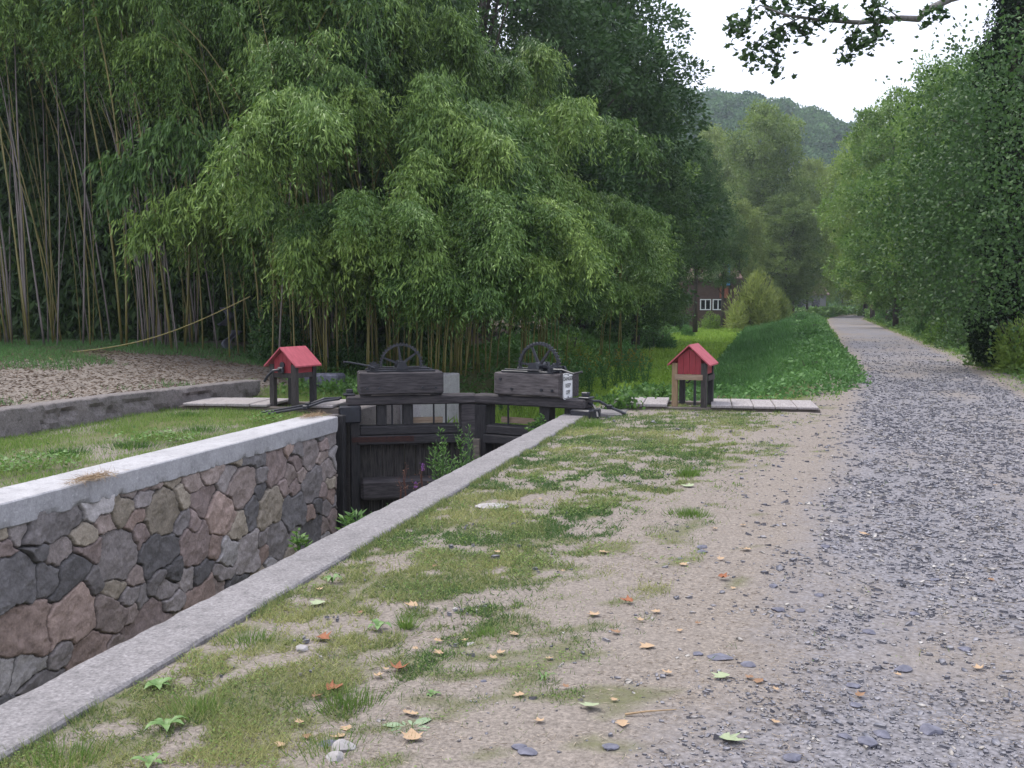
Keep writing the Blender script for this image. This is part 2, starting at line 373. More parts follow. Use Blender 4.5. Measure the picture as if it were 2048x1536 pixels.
def turf_c(X, Y):
    e = np.clip((interp(Y, PY, PL) + .25 - X) / 1.5, 0, 1); n = fbm(X * 1.5, Y * 1.2, 4, 33); n2 = fbm(X * 6, Y * 6, 2, 40); n3 = fbm(X * 14, Y * 12, 2, 41)
    return sst(.435, .65, e * .32 + n * .60 + (n2 - .5) * .95 + (n3 - .5) * .35) * .92 + .08 * sst(.0, .3, e) * n3 * 1.6
def masks(X, Y):
    pl = interp(Y, PY, PL); pr = interp(Y, PY, PR)
    w = pr - pl
    u = (X - pl) / w
    on = sst(-.02, .22, u) * (1 - sst(.85, 1.02, u))
    rut = fbm(X * 1.0 + 3, Y * .40, 5, 21)
    gravel = on * (.72 - .10 * sst(18, 34, Y) + 1.15 * (rut - .48) + .5 * (fbm(X * 3 + 9, Y * 1.6, 3, 14) - .5)) * np.clip(1.25 - .25 * sst(0, 25, Y), 0, 2)
    gravel = gravel * (1 - .62 * np.exp(-((u - .88) / .12) ** 2) * (Y < 16))
    # green
    gn = fbm(X * 1.1, Y * .9, 4, 33)
    edge = sst(.35, -2.0, X - pl) if False else np.clip((pl - X) / 1.5, 0, 1)
    green = np.clip(edge * .8 + (gn - .56) * 2.2, 0, 1.0) * (X < pl + .2)
    green = np.where((X > -2.8) & (X < pl + .3) & (Y < 17.5), turf_c(X, Y) * .62, green)
    green = np.where((X < -6.5) & (X > -9.2), .55 + (gn - .5) * 1.4, green)
    green = np.where(X > pr, sst(0, 1.2, X - pr), green)
    green = np.where((Y > 18) & (X < pl), np.maximum(green, sst(0, .8, pl - X)), green)
    litter = np.where((X < -9), 1.0, 0) * sst(1.0, .2, np.abs(Y - 60) / 60)
    green = np.where(X < -9.1, sst(.5, .8, fbm(X * .5, Y * .5, 3, 50) + .16 * (X < -12.0) + .12 * (Y < 13)) * .9, green)
    far = Y > 22
    green = np.where((X < -9.1) & far, .1, green)
    return gravel, np.clip(green, 0, 1.2), litter
g, gr, lt = masks(V[:, 0], V[:, 1])
ground = link('ground', npmesh('ground', V, Fc, {'gravel': g * 0, 'green': gr * np.where((V[:, 0] > -2.8) & (V[:, 1] < 19), 1, 1), 'litter': lt}, True), M['ground']); tag(ground, kind='structure')

# towpath sheet
yy = lines([(-8, 30, .15), (30, 160, 1.0)]); uu = np.linspace(-.22, 1.08, 40)
Y_, U_ = np.meshgrid(yy, uu, indexing='ij'); pl = interp(Y_, PY, PL); pr = interp(Y_, PY, PR)
X_ = pl + (pr - pl) * U_; Z_ = ground_z(X_, Y_) + .012 - .02 * (np.abs(U_ - .43) > .645)
Z_ = np.where(U_ < -.2, Z_ - .02, Z_)
V = np.stack([X_, Y_, Z_], -1).reshape(-1, 3); nu = len(uu); i = np.arange(len(V)).reshape(len(yy), nu)
Fc = np.stack([i[:-1, :-1], i[:-1, 1:], i[1:, 1:], i[1:, :-1]], -1).reshape(-1, 4)
g, gr, lt = masks(V[:, 0], V[:, 1])
tag(link('towpath', npmesh('towpath', V, Fc, {'gravel': g, 'green': gr * np.where(V[:, 1] < 19, 1, .8), 'litter': lt * 0}, True), M['ground']), kind='structure')

# canal bed sheet with duckweed
yy = lines([(17.02, 40, .5), (40, 140, 3)]); V = []
for y in yy:
    l = float(bed_l(y)) - .5; r = float(bed_r(y)) + .4
    if y < 19: l, r = -6.3, -2.8
    for k in range(9): V.append((l + (r - l) * k / 8, y, -.875))
i = np.arange(len(V)).reshape(len(yy), 9); Fc = np.stack([i[:-1, :-1], i[:-1, 1:], i[1:, 1:], i[1:, :-1]], -1).reshape(-1, 4)
tag(link('canal_bed', npmesh('canal_bed', np.array(V), Fc), M['bed']), kind='structure')

# ------------------------------------------------------------------ left lock wall
def roughbox(name, x0, x1, y0, y1, z0, z1, mat, parent, step=.06, amp=.004, sag=0, ragged=(), warp=None, rag=.10):
    """concrete bar along Y with displaced surface; ragged: names of edges to crumble ('x0z1','x1z1','x0z0','x1z0')"""
    ny = max(2, int((y1 - y0) / step)); prof = []
    nx = max(3, int((x1 - x0) / step)); nz = max(2, int((z1 - z0) / step))
    r = .012
    for k in range(nx + 1): prof.append((x0 + r + (x1 - x0 - 2*r) * k / nx, z1))
    for k in range(nz + 1): prof.append((x1, z1 - r - (z1 - z0 - 2*r) * k / nz))
    for k in range(nx + 1): prof.append((x1 - r - (x1 - x0 - 2*r) * k / nx, z0))
    for k in range(nz + 1): prof.append((x0, z0 + r + (z1 - z0 - 2*r) * k / nz))
    prof = np.array(prof); n = len(prof); ys_ = np.linspace(y0, y1, ny + 1)
    Yg = np.repeat(ys_, n); Xg = np.tile(prof[:, 0], ny + 1); Zg = np.tile(prof[:, 1], ny + 1)
    q = fbm(Yg * 9 + Xg * 7, Zg * 9 + Xg * 5, 3, 4) - .5; q2 = fbm(Yg * 14 + 40, Zg * 12 - Xg * 11, 3, 8) - .5
    cx = (x0 + x1) / 2; cz = (z0 + z1) / 2
    X2 = Xg + q * amp * 2 * np.sign(Xg - cx); Z2 = Zg + q2 * amp * 1.2
    for e in ragged:
        ex = x0 if e[:2] == 'x0' else x1; ez = z0 if e[2:] == 'z0' else z1
        w = np.exp(-((Xg - ex) ** 2 + (Zg - ez) ** 2) / .045 ** 2) * (.3 if e == 'x0z1' else 1)
        k = np.clip(fbm(Yg * 7, Yg * 0 + 3, 5, 77) - .42, 0, 1) * rag
        X2 += w * k * np.sign(cx - ex); Z2 += w * k * .8 * np.sign(cz - ez)
    V = np.stack([X2, Yg, Z2], -1)
    if warp: V = warp(V)
    i = np.arange(len(V)).reshape(ny + 1, n); j = np.roll(i, -1, 1)
    Fc = np.stack([i[:-1], j[:-1], j[1:], i[1:]], -1).reshape(-1, 4).tolist()
    Fc += [i[0].tolist()[::-1], i[-1].tolist()]
    me = bpy.data.meshes.new(name); me.from_pydata(V.tolist(), [], Fc); me.update()
    return link(name, me, mat, parent)

wallL = empty('lock_wall', (0, 0, 0), 0, 'rubble stone lock wall with white concrete coping on the far side of the chamber', 'wall')
roughbox('coping', -6.70, LX0, -3, 14.0, -.225, .0, M['conc_new'], wallL, .03, .003, ragged=('x1z0',), rag=.075)
# rubble face, a height field over (Y, Z)
y0, y1, z0, z1 = 4.0, 14.0, -2.5, -.16; st = .010
ys_ = np.arange(y0, y1 + st / 2, st); zs_ = np.arange(z0, z1 + st / 2, st); YG, ZG = np.meshgrid(ys_, zs_)
wy = YG + (fbm(YG * 3.5, ZG * 3.5, 3, 1) - .5) * .14 + (fbm(YG * 14, ZG * 14, 3, 15) - .5) * .036; wz = ZG + (fbm(YG * 3.5 + 9, ZG * 3.5 + 5, 3, 2) - .5) * .14 + (fbm(YG * 14 + 5, ZG * 14, 3, 25) - .5) * .036
srng = np.random.default_rng(11); seeds = []; tries = 0
while tries < 9000:
    tries += 1
    p = (srng.uniform(y0 - .2, y1 + .2), srng.uniform(z0 - .2, z1 + .1)); rr = srng.choice([.11, .17, .25, .32], p=[.3, .3, .25, .15])
    if tries < 250: rr = .27
    ok = all(math.hypot((p[0] - s[0]) * .85, (p[1] - s[1]) * 1.15) > (rr + s[2]) * .86 for s in seeds)
    if ok: seeds.append((p[0], p[1], rr))
S = np.array(seeds); best = np.full(YG.shape, 1e9); second = best.copy(); idx = np.zeros(YG.shape, int)
for k, (sy, sz, rr) in enumerate(seeds):
    an = srng.uniform(.70, 1.05); az = 2 - an + .1; th_ = srng.normal(0, .22); q1 = (wy - sy) * math.cos(th_) + (wz - sz) * math.sin(th_); q2 = (wz - sz) * math.cos(th_) - (wy - sy) * math.sin(th_)
    d = (np.abs(q1 * an) ** 3.5 + np.abs(q2 * az) ** 3.5) ** (1 / 3.5) - rr * .9
    up = d < best; second = np.where(up, best, np.minimum(second, d)); idx = np.where(up, k, idx); best = np.where(up, d, best)
gap = second - best
cols = np.array([(.155, .132, .124), (.19, .142, .122), (.125, .113, .110), (.165, .146, .140), (.18, .145, .130), (.082, .077, .077), (.17, .145, .115), (.21, .195, .19), (.16, .125, .115)])
ci = srng.integers(0, len(cols), len(seeds)); sc = cols[ci] * srng.uniform(1.45, 2.2, (len(seeds), 1))
out = srng.uniform(-.012, .03, len(seeds)); tl = srng.uniform(-.06, .06, (len(seeds), 2))
w = sst(.002, .024, gap)
hgt = w * (.036 + out[idx] * .9 + tl[idx, 0] * (YG - S[idx, 0]) + tl[idx, 1] * (ZG - S[idx, 1]) + (fbm(YG * 7, ZG * 7, 5, 6) - .5) * .06)
colr = sc[idx] * sst(.002, .017, gap)[..., None] + np.array([.045, .042, .039]) * (1 - sst(.002, .017, gap))[..., None]
XG = LX0 - .075 + hgt
V = np.stack([XG, YG, ZG], -1).reshape(-1, 3); nx = len(ys_); ny = len(zs_); i = np.arange(nx * ny).reshape(ny, nx)
Fc = np.stack([i[:-1, :-1], i[:-1, 1:], i[1:, 1:], i[1:, :-1]], -1).reshape(-1, 4)
link('stone_face', npmesh('stone_face', V, Fc, {'rock': colr.reshape(-1, 3)}, True), M['rubble'], wallL)
MB().box(-6.6, LX0 - .08, -3, 13.98, -2.6, -.23).build('wall_core', M['mud'], wallL)
# end quoin stones beside the gate and wall of the gate recess
MB().box(-6.9, -6.36, 14.05, 17.4, -2.6, -.02, bev=.02).build('recess_wall', M['conc_ret'], wallL)

wallR = empty('lock_wall', (0, 0, 0), 0, 'near side lock wall seen as a long worn grey concrete coping strip beside the grass', 'wall')
roughbox('coping', LX1, -2.70, -3, 15.15, -.26, .012, M['conc_old'], wallR, .035, .004, ragged=('x1z1', 'x0z1'), rag=.05)

MB().box(LX1 + .03, -2.84, -3, 15.1, -2.6, -.262).build('wall_core', M['mud'], wallR)
MB().box(-2.74, -2.2, 15.16, 16.0, -.3, .02, bev=.012).build('anchor_pad', M['conc_old'], wallR)
MB().box(-2.74, -2.5, 16.02, 19.0, -1.2, .0, bev=.02).build('recess_wall', M['conc_ret'], wallR)

# retaining wall behind the far lawn
ret = empty('retaining_wall', (0, 0, 0), 0, 'low crumbling weathered concrete retaining wall below the leaf littered bank', 'wall')
def rw(V):
    off = np.interp(V[:, 1], [0, 10, 13, 16.5], [-8.6, -9.1, -9.15, -8.75]); V[:, 0] += off; V[:, 2] += np.interp(V[:, 1], [0, 10, 16.5], [.06, .02, -.03])
    pit = np.clip(fbm(V[:, 1] * 3, V[:, 2] * 5, 4, 91) - .52, 0, 1) * .35 * (V[:, 2] < .22); V[:, 0] -= pit * (V[:, 0] > off - .1); return V
roughbox('wall_body', -.30, 0, 3, 16.6, -.3, .33, M['conc_ret'], ret, .06, .012, ragged=('x1z1',), warp=rw)

# pale wing wall upstream of the gate, and the little masonry pieces there
ww = empty('wing_wall', (-6.05, 18.0, 0), R(-6), 'pale concrete wing wall behind the left gate with dry leaves on top', 'wall')
MB().box(-.22, .14, 0, .9, -1.0, .32, bev=.02).build('wall_body', M['conc_end'], ww)
MB().box(-.32, .16, -.9, -.02, -1.0, .10, bev=.02).build('lower_step', M['conc_end'], ww)
tag(MB().box(-.16, .16, -.2, .2, 0, .30, bev=.03).build('stone_block', M['conc_ret']), 'grey stone block on the grass behind the left gate', 'stone').location = (-7.3, 18.4, -.05)
stp = MB().box(-.35, .35, -.2, .2, 0, .25, bev=.04).build('stone_block', M['stone_dark'], jit=.01); stp.location = (-8.35, 18.4, .05)
tag(stp, 'flat layered rock lying under the bamboo between paddle house and gate', 'stone')

# ------------------------------------------------------------------ lock gates
def make_gate(heel, toe, sgn, label, spec):
    heel = Vector(heel); toe = Vector(toe); d = toe - heel; L = d.length; ang = math.atan2(d.y, d.x)
    g = empty('lock_gate', (heel.x, heel.y, 0), ang, label, 'lock gate', 'wooden mitre gates closing the lock')
    # local x from heel to toe, y: depth.  front (towards the camera) is -y for the left leaf, +y for the right leaf
    s = sgn
    def bx(mb, x0, x1, a, b, z0, z1, bev=.012): return mb.box(x0, x1, min(a*s, b*s), max(a*s, b*s), z0, z1, bev=bev)
    bw = M['black_wood']
    bx(MB(), 0, .14, -.15, .15, -2.4, .08).build('heel_post', M['black_post'], g)
    bx(MB(), L - .25, L - .005, -.15, .15, -2.4, .085).build('toe_post', M['mid_wood'] if sgn > 0 else M['black_post'], g)
    bx(MB(), -.05, L, -.17, .17, .10, .24, .02).build('top_beam', M['mid_wood'], g)
    bx(MB(), .14, L - .25, -.15, .15, -.36, -.22, .02).build('middle_rail', bw, g)
    bx(MB(), .10, L - .22, -.175, .12, -.50, -.363, .015).build('middle_rail', bw, g)
    bx(MB(), .02, .95, -.182, -.177, -.455, -.375, 0).build('iron_strap', M['rust'], g)
    bx(MB(), .14, L - .25, -.28, .12, -1.33, -1.02, .04).build('lower_rail', M['mid_wood'], g)
    bx(MB(), .14, L - .25, -.18, .12, -2.3, -2.0, .03).build('bottom_rail', bw, g)
    n = 9; w = (L - .39) / n
    for k in range(n):
        bx(MB(), .14 + k*w + .004, .14 + (k+1)*w - .004, .02 + random.uniform(0, .012), .09, -2.4, -.28 - random.uniform(0, .03), .004).build('sheathing_plank', M['sheath'], g)
    for a, b, m_ in spec['posts']:
        bx(MB(), a, b, -.10, .10, -.218, .098, .008).build('upright', M[m_], g)
    for a in spec['rods']:
        MB().tube([(a, .02, -.22), (a, .02, .10)], .014, 8).build('rod', M['iron'], g)
    a, b, zz = spec['tan']; bx(MB(), a, b, .02, .06, zz - .09, zz, .004).build('new_board', M['tan_board'], g)
    a, b = spec['timber']
    bx(MB(), a, b, -.25, -.08, .265, .60, .02).build('gear_timber', M['grey_wood' if sgn < 0 else 'mid_wood'], g)
    bx(MB(), a, b, .12, .29, .265, .60, .02).build('gear_timber', M['mid_wood'], g)
    for q in (a + .02, b - .18):
        bx(MB(), q, q + .16, -.16, .2, .242, .2645, 0).build('packing_block', M['mid_wood'], g)
    if sgn < 0: bx(MB(), a - .045, a - .003, -.25, .29, .25, .61, .01).build('end_board', M['mid_wood'], g)
    # bolts on the timber
    for q in (a + .12, a + .30, b - .32, b - .12):
        for zz in (.50, .38)[:1] if random.random() < .5 else (.36,):
            MB().tube([(q, -.25 * s, zz), (q, -.268 * s, zz)], .022, 8).build('bolt', M['iron'], g)
    # gear wheel standing in the slot
    cx, cz, Rg = spec['gear']; gy = -.02 * s
    rimv = MB(); nt_ = 56
    gear = empty('gear_wheel', (cx, gy, cz)); gear.parent = g
    rim = MB(); K = 160
    inn = []; 
    for side in (-.03, .03):
        for k in range(K):
            t = 2 * math.pi * k / K; rt = Rg if (k % 4) in (0, 1) else Rg - .022
            inn.append((math.cos(t) * rt, side, math.sin(t) * rt))
        for k in range(K):
            t = 2 * math.pi * k / K; inn.append((math.cos(t) * (Rg - .048), side, math.sin(t) * (Rg - .048)))
    fs = []
    for k in range(K):
        j = (k + 1) % K
        fs += [[k, j, K + j, K + k], [2*K + k, 3*K + k, 3*K + j, 2*K + j], [k, 2*K + k, 2*K + j, j], [K + k, K + j, 3*K + j, 3*K + k]]
    rim.add(inn, fs); rim.build('toothed_rim', M['iron'], gear)
    for k in range(6):
        t = spec['phase'] + k * math.pi / 3
        MB().prism([(math.cos(t)*.05 - math.sin(t)*.020, -.018, math.sin(t)*.05 + math.cos(t)*.020), (math.cos(t)*.05 + math.sin(t)*.020, -.018, math.sin(t)*.05 - math.cos(t)*.020),
                    (math.cos(t)*(Rg-.044) + math.sin(t)*.013, -.018, math.sin(t)*(Rg-.044) - math.cos(t)*.013), (math.cos(t)*(Rg-.044) - math.sin(t)*.013, -.018, math.sin(t)*(Rg-.044) + math.cos(t)*.013)], (0, .036, 0)).build('spoke', M['iron'], gear)
    MB().tube([(0, -.14, 0), (0, .14, 0)], .058, 14).build('hub', M['iron'], gear)
    # bearings and frame bars on top of the timbers
    fr = MB()
    for yy_ in (-.165, .205):
        fr.box(a + .12, b - .12, (yy_ - .03), (yy_ + .03), .602, .632, bev=.006)
        fr.prism([(cx - .09, yy_ - .04, .634), (cx + .09, yy_ - .04, .634), (cx + .05, yy_ - .04, cz + .055), (cx - .05, yy_ - .04, cz + .055)], (0, .08, 0))
        px_ = spec['pinion']; fr.prism([(px_ - .06, yy_ - .03, .634), (px_ + .06, yy_ - .03, .634), (px_ + .03, yy_ - .03, .70), (px_ - .03, yy_ - .03, .70)], (0, .06, 0))
        fr.tube([(a + .3, yy_ + .045, .645), (b - .2, yy_ + .045, .65)], .012, 6)
    fr.build('gear_frame', M['iron'], g)
    # pinion
    pn = MB(); Kp = 48; pv = []
    for side in (-.10, -.03):
        for k in range(Kp):
            t = 2 * math.pi * k / Kp; rt = .095 if (k % 4) in (0, 1) else .072
            pv.append((px_ + math.cos(t) * rt, side * s, .665 + math.sin(t) * rt))
    pn.add(pv, [list(range(Kp)), [Kp + k for k in range(Kp)][::-1]] + [[k, (k+1) % Kp, Kp + (k+1) % Kp, Kp + k] for k in range(Kp)])
    pn.build('pinion', M['iron'], g)
    MB().tube([(px_, -.22, .665), (px_, .25, .665)], .018, 8).build('pinion_shaft', M['iron'], g)
    MB().tube([Vector(p) for p in spec['crank']], [.02, .015, .013, .018][:len(spec['crank'])], 8).build('crank_handle', M['iron'], g)
    # heel collar
    bx(MB(), -.16, .16, -.20, .20, -.06 - .10, .098, .02).build('anchor_block', M['iron'], g)
    bx(MB(), -.10, .08, -.10, .10, .242, .275, .01).build('collar', M['iron'], g)
    bx(MB(), -.05, .05, -.05, .05, .277, .34, .01).build('pin_cap', M['iron'], g)
    return g, L, ang
gateL, LL, angL = make_gate((-6.28, 14.72), (-4.535, 15.56), 1, 'left wooden lock gate leaf with dark weathered timber and the fully seen spoked winding wheel', dict(
    posts=[(.40, .55, 'black_post'), (.80, .95, 'black_post')], rods=[.64, 1.28, 1.47], tan=(.95, 1.42, -.115), timber=(.13, 1.40), gear=(.78, .70, .335), phase=R(38), pinion=.36,
    crank=[(.36, -.24, .665), (.28, -.25, .70), (-.02, -.27, .76), (-.1, -.28, .765)]))
gateR, LR, angR = make_gate((-2.72, 15.05), (-4.525, 15.565), -1, 'right wooden lock gate leaf with lighter grey top timber and obliquely seen winding wheel', dict(
    posts=[(.55, .72, 'black_post'), (.20, .30, 'black_post')], rods=[1.30], tan=(.85, 1.45, -.10), timber=(.30, 1.42), gear=(.76, .70, .36), phase=R(66), pinion=.46,
    crank=[(.40, .24, .665), (.25, .26, .67), (.04, .30, .62), (-.10, .32, .66)]))
# anchor straps running to the ground on both banks
def straps(name, pts, label):
    t = empty(name, pts[0][0], 0, label, 'anchor strap', 'iron anchor straps of the gate heels')
    o = Vector(pts[0][0])
    for path in pts:
        mb = MB(); mb.tube([Vector(p) - o for p in path], .020, 6)
        mb.build('strap_bar', M['iron'], t)
        k = Vector(path[len(path)//2]) - o
        MB().box(k.x - .04, k.x + .04, k.y - .04, k.y + .04, k.z - .03, k.z + .035, bev=.01).build('joint_nut', M['iron'], t)
straps('anchor_straps', [[(-6.42, 14.74, .20), (-6.62, 14.55, .20), (-6.80, 14.38, .12), (-7.35, 13.95, .03)], [(-6.42, 14.66, .19), (-6.60, 14.48, .17), (-6.78, 14.25, .09), (-7.18, 13.8, .03)]], 'pair of black iron anchor straps running from the left gate heel into the far lawn')
straps('anchor_straps', [[(-2.72, 15.15, .20), (-2.55, 15.2, .20), (-2.40, 15.25, .11), (-2.15, 15.2, .02)], [(-2.72, 15.05, .19), (-2.60, 14.98, .16), (-2.52, 14.85, .09), (-2.48, 14.7, .01)]], 'pair of black iron anchor straps splayed from the right gate heel onto the concrete pad')
# old post beside the mitre
tag(MB().box(-.05, .05, -.03, .03, -2.3, -.42, bev=.006).build('wooden_stake', M['deck_side']), 'pale split board standing upright in front of the meeting posts of the gates', 'board').location = (-4.42, 15.2, 0)
tag(MB().box(-.06, .06, -.06, .06, -2.4, -.01, bev=.01).build('quoin_post', M['black_post']), 'black timber quoin post against the end of the stone wall', 'post').location = (-6.24, 14.28, 0)

# danger sign on the end board of the right gate
def sign():
    nx_ = Vector((math.cos(angR), math.sin(angR), 0))    # heel->toe
    x0 = .30 - .048
    yc = .085
    pos = gateR.location + nx_ * x0 + Vector((-nx_.y, nx_.x, 0)) * yc
    s = empty('danger_sign', (pos.x, pos.y, .425), angR - math.pi / 2, 'small white rounded sign reading DANGER KEEP OFF on the end of the right gate', 'sign')
    # local: x right, -y outwards (towards viewer), z up
    W, H, r = .30, .38, .035
    def rr(W, H, r, y):
        p = []
        for cx, cz, a0 in ((W/2-r, H/2-r, 0), (-W/2+r, H/2-r, 90), (-W/2+r, -H/2+r, 180), (W/2-r, -H/2+r, 270)):
            for k in range(6):
                t = R(a0 + k * 18); p.append((cx + r*math.cos(t), y, cz + r*math.sin(t)))
        return p
    MB().prism(rr(W, H, r, 0), (0, -.004, 0)).build('plate', M['white'], s)
    a = rr(W-.022, H-.022, r*.85, -.0065); b_ = rr(W-.036, H-.036, r*.7, -.0065); n = len(a)
    MB().add(a + b_, [[i, (i+1) % n, n+(i+1) % n, n+i] for i in range(n)]).build('border', M['black_ink'], s)
    bl = MB()
    for z in (H/2-.03, -H/2+.03): bl.tube([(0, -.004, z), (0, -.012, z)], .009, 8)
    bl.build('bolt', M['iron'], s)
    for i, (txt, z, sz) in enumerate((('DANGER', .082, .078), ('KEEP', -.018, .078), ('OFF', -.118, .078))):
        cu = bpy.data.curves.new('txt', 'FONT'); cu.body = txt; cu.size = sz; cu.align_x = 'CENTER'; cu.extrude = .0; cu.offset = .0012
        to = bpy.data.objects.new('txt', cu); col.objects.link(to); bpy.context.view_layer.update()
        me = bpy.data.meshes.new_from_object(to.evaluated_get(bpy.context.evaluated_depsgraph_get()))
        bpy.data.objects.remove(to); me.transform(Matrix.Translation((0, -.0075, z)) @ Matrix.Rotation(R(90), 4, 'X') @ Matrix.Diagonal((.98, 1.05, 1, 1)))
        me.materials.clear(); link('lettering', me, M['black_ink'], s)
sign()

# ------------------------------------------------------------------ boardwalks and paddle houses
def boardwalk(org, ang, x0, x1, planks, depth, z, label, drop):
    b = empty('boardwalk', org, ang, label, 'boardwalk', 'plank covers over the sluice channels')
    MB().box(x0 - .03, x1 + .02, 0.02, .14, -.3, z - .045, bev=.01).build('front_beam', M['deck_side'], b)
    MB().box(x0 - .03, x1 + .02, depth - .14, depth - .02, -.3, z - .045, bev=.01).build('rear_beam', M['deck_side'], b)
    MB().box(x0 - .1, x0 - .032, .02, depth - .02, -.3, z - .05, bev=.01).build('end_beam', M['deck_side'], b)
    for a, c in planks:
        sk = random.uniform(-.015, .015)
        o = MB().box(a + .005, c - .005, -.03 + sk, depth + sk, z - .042, z + random.uniform(-.004, .006), bev=.008).build('plank', M['deck'], b)
    return b
pl5 = [(.62 + k * .315, .62 + (k+1) * .315) for k in range(5)]
boardwalk((-1.6, 15.98, 0), R(4), -.75, 2.2, [(-.72, -.40), (-.40, -.03)] + pl5, 1.12, .10, 'grey plank boardwalk with five wide boards right of the nearer canal paddle house', 0)
boardwalk((-8.84, 14.3, 0), R(5), 0, 2.45, [(0, .36), (.36, .72), (.72, 1.08), (1.08, 1.36), (1.92, 2.4)], .98, .11, 'grey plank boardwalk beneath the paddle house on the far lawn', 0)

def paddle_house(org, ang, w, L, zb, eave, apex, legs, label, tanboard, hole):
    h = empty('paddle_house', org, ang, label, 'paddle house', 'small red roofed paddle gear housings')
    p = .085
    for (x, y, m_) in legs:
        MB().box(x * (w - p), x * (w - p) + p, y * (L - p), y * (L - p) + p, 0, eave - .01, bev=.006).build('leg', M[m_], h)
    def gable(y, t, hol):
        a = [(p + .002, y, zb), (w - p - .002, y, zb), (w - p - .002, y, eave), (w / 2, y, apex - .035), (p + .002, y, eave)]
        MB().prism(a, (0, t, 0)).build('gable_wall', M['red'], h)
    # slightly recessed boards: vertical boards of the gable
    def gb(y, t):
        n = 4; ww_ = (w - 2*p) / n
        g_ = MB()
        for k in range(n):
            xa = p + k*ww_ + .002; xb = p + (k+1)*ww_ - .002
            za = eave + (apex - .04 - eave) * (1 - abs(xa - w/2) / (w/2)); zc = eave + (apex - .04 - eave) * (1 - abs(xb - w/2) / (w/2))
            g_.prism([(xa, y, zb), (xb, y, zb), (xb, y, zc), (xa, y, za)], (0, t, 0))
        g_.build('gable_wall', M['red'], h)
    gb(.02, .018); gb(L - .038, .018)
    for x in (.02, w - .038):
        MB().box(x, x + .018, p + .002, L - p - .002, zb, eave).build('side_wall', M['red'], h)
    if not tanboard:
        MB().box(p + .002, w - p - .002, .012, .05, zb - .075, zb - .002, bev=.004).build('bottom_rail', M['post_wood'], h)
        MB().box(w - .05, w - .012, p + .002, L - p - .002, zb - .075, zb - .002, bev=.004).build('bottom_rail', M['post_wood'], h)
    else:
        MB().box(.05, w - p + .03, -.022, -.002, zb - .085, zb - .002, bev=.003).build('new_board', M['tan_board'], h)
        MB().box(w + .002, w + .018, p - .01, L - .02, zb - .10, zb - .02, bev=.003).build('bottom_rail', M['post_wood'], h)
    ov = .055; oy = .05; sl = (apex - eave) / (w / 2)
    rf = MB(); tck = .022
    rf.prism([(-ov, -oy, eave - ov * sl), (w/2, -oy, apex), (w/2, -oy, apex + tck), (-ov - .004, -oy, eave - ov * sl + tck)], (0, L + 2*oy, 0))
    rf.prism([(w + ov, -oy, eave - ov * sl), (w/2 + .001, -oy, apex), (w/2 + .001, -oy, apex + tck), (w + ov + .004, -oy, eave - ov * sl + tck)], (0, L + 2*oy, 0))
    rf.build('roof', M['red_roof'], h)
    MB().tube([(w/2 + .03, L/2, 0), (w/2 + .03, L/2, eave)], .022, 8).build('paddle_rod', M['iron'], h)
    if hole:
        MB().tube([(w/2, -.002, zb + .12), (w/2, .018, zb + .12)], .045, 14).build('hole_shade_disc', M['iron'], h)  # dark disc painted in place of the shade inside the gable hole
        MB().tube([(w/2, .05, zb + .05), (w/2, -.07, zb + .05), (w/2 - .09, -.09, zb + .04), (w/2 - .2, -.1, zb - .05), (w/2 - .26, -.1, zb - .13)], .02, 8).build('crank_handle', M['iron'], h)
        MB().box(w/2 - .05, w/2 + .06, -.06, .0, zb + .0, zb + .09, bev=.015).build('ratchet', M['iron'], h)
    else:
        MB().tube([(w/2 - .02, L*.6, zb - .02), (w/2 - .04, L*.6, zb - .10), (w/2 - .09, L*.6, zb - .15), (w/2 - .12, L*.6, zb - .145)], .016, 8).build('hook', M['iron'], h)
    return h
paddle_house((-1.58, 16.10, .055), R(-7), .53, .62, .50, .68, .93, [(0, 0, 'new_wood'), (1, 0, 'post_wood'), (0, 1, 'black_post'), (1, 1, 'black_post')], 'small red paddle house on legs with one new tan leg beside the towpath', True, False)
paddle_house((-7.52, 14.55, .06), R(-13), .50, .52, .52, .66, .89, [(0, 0, 'post_wood'), (1, 0, 'post_wood'), (0, 1, 'black_post'), (1, 1, 'black_post')], 'small red paddle house with black crank handle on the far lawn left of the gates', False, True)

# ------------------------------------------------------------------ scatter helpers
def area_pts(n, x0, x1, y0, y1, dens):
    X = rng.uniform(x0, x1, n); Y = rng.uniform(y0, y1, n); k = rng.random(n) < dens(X, Y); X = X[k]; Y = Y[k]
    return X, Y, ground_z(X, Y)
def camdist(X, Y): return np.hypot(X, Y)

# near turf
def dens(X, Y):
    pl = interp(Y, PY, PL); D = camdist(X, Y)
    e = np.clip((pl + .25 - X) / 1.5, 0, 1)
    c = turf_c(X, Y) * np.clip(.46 + 1.6 * (fbm(X * 3.3 + 5, Y * 3, 3, 87) - .32) + .25 * (X < -1.4) * (Y < 9), .2, 1)
    return c * np.clip(4.2 / D, 0, 1) ** 1.3 * (X > -2.69) * (1 - .97 * (X > pl - .1))
X, Y, Z = area_pts(900000, -2.71, 1.6, 1.8, 17.0, dens); n = len(X); Dd = camdist(X, Y)
lean = rng.normal(0, .75, (n, 2)); Dv = np.stack([lean[:, 0], lean[:, 1], np.ones(n) * .75], -1)
hgt = rng.uniform(.015, .050, n) * (.55 + fbm(X * 3, Y * 3, 3, 70) * 1.1); wd = .0042 * np.clip(Dd / 3.5, 1, 3)
tn = .38 + 2.2 * (fbm(X * 1.3, Y * 1.3, 3, 60) - .5) + .2 * (X < -1.6) * (Y < 8) + rng.normal(0, .27, n)
tag(link('grass', blades('grass', np.stack([X, Y, Z - .002], -1), Dv, hgt, wd, tn), M['lf_grass']), 'short patchy grass growing between the coping and the towpath', 'grass', kind='stuff')
print('near grass', n)
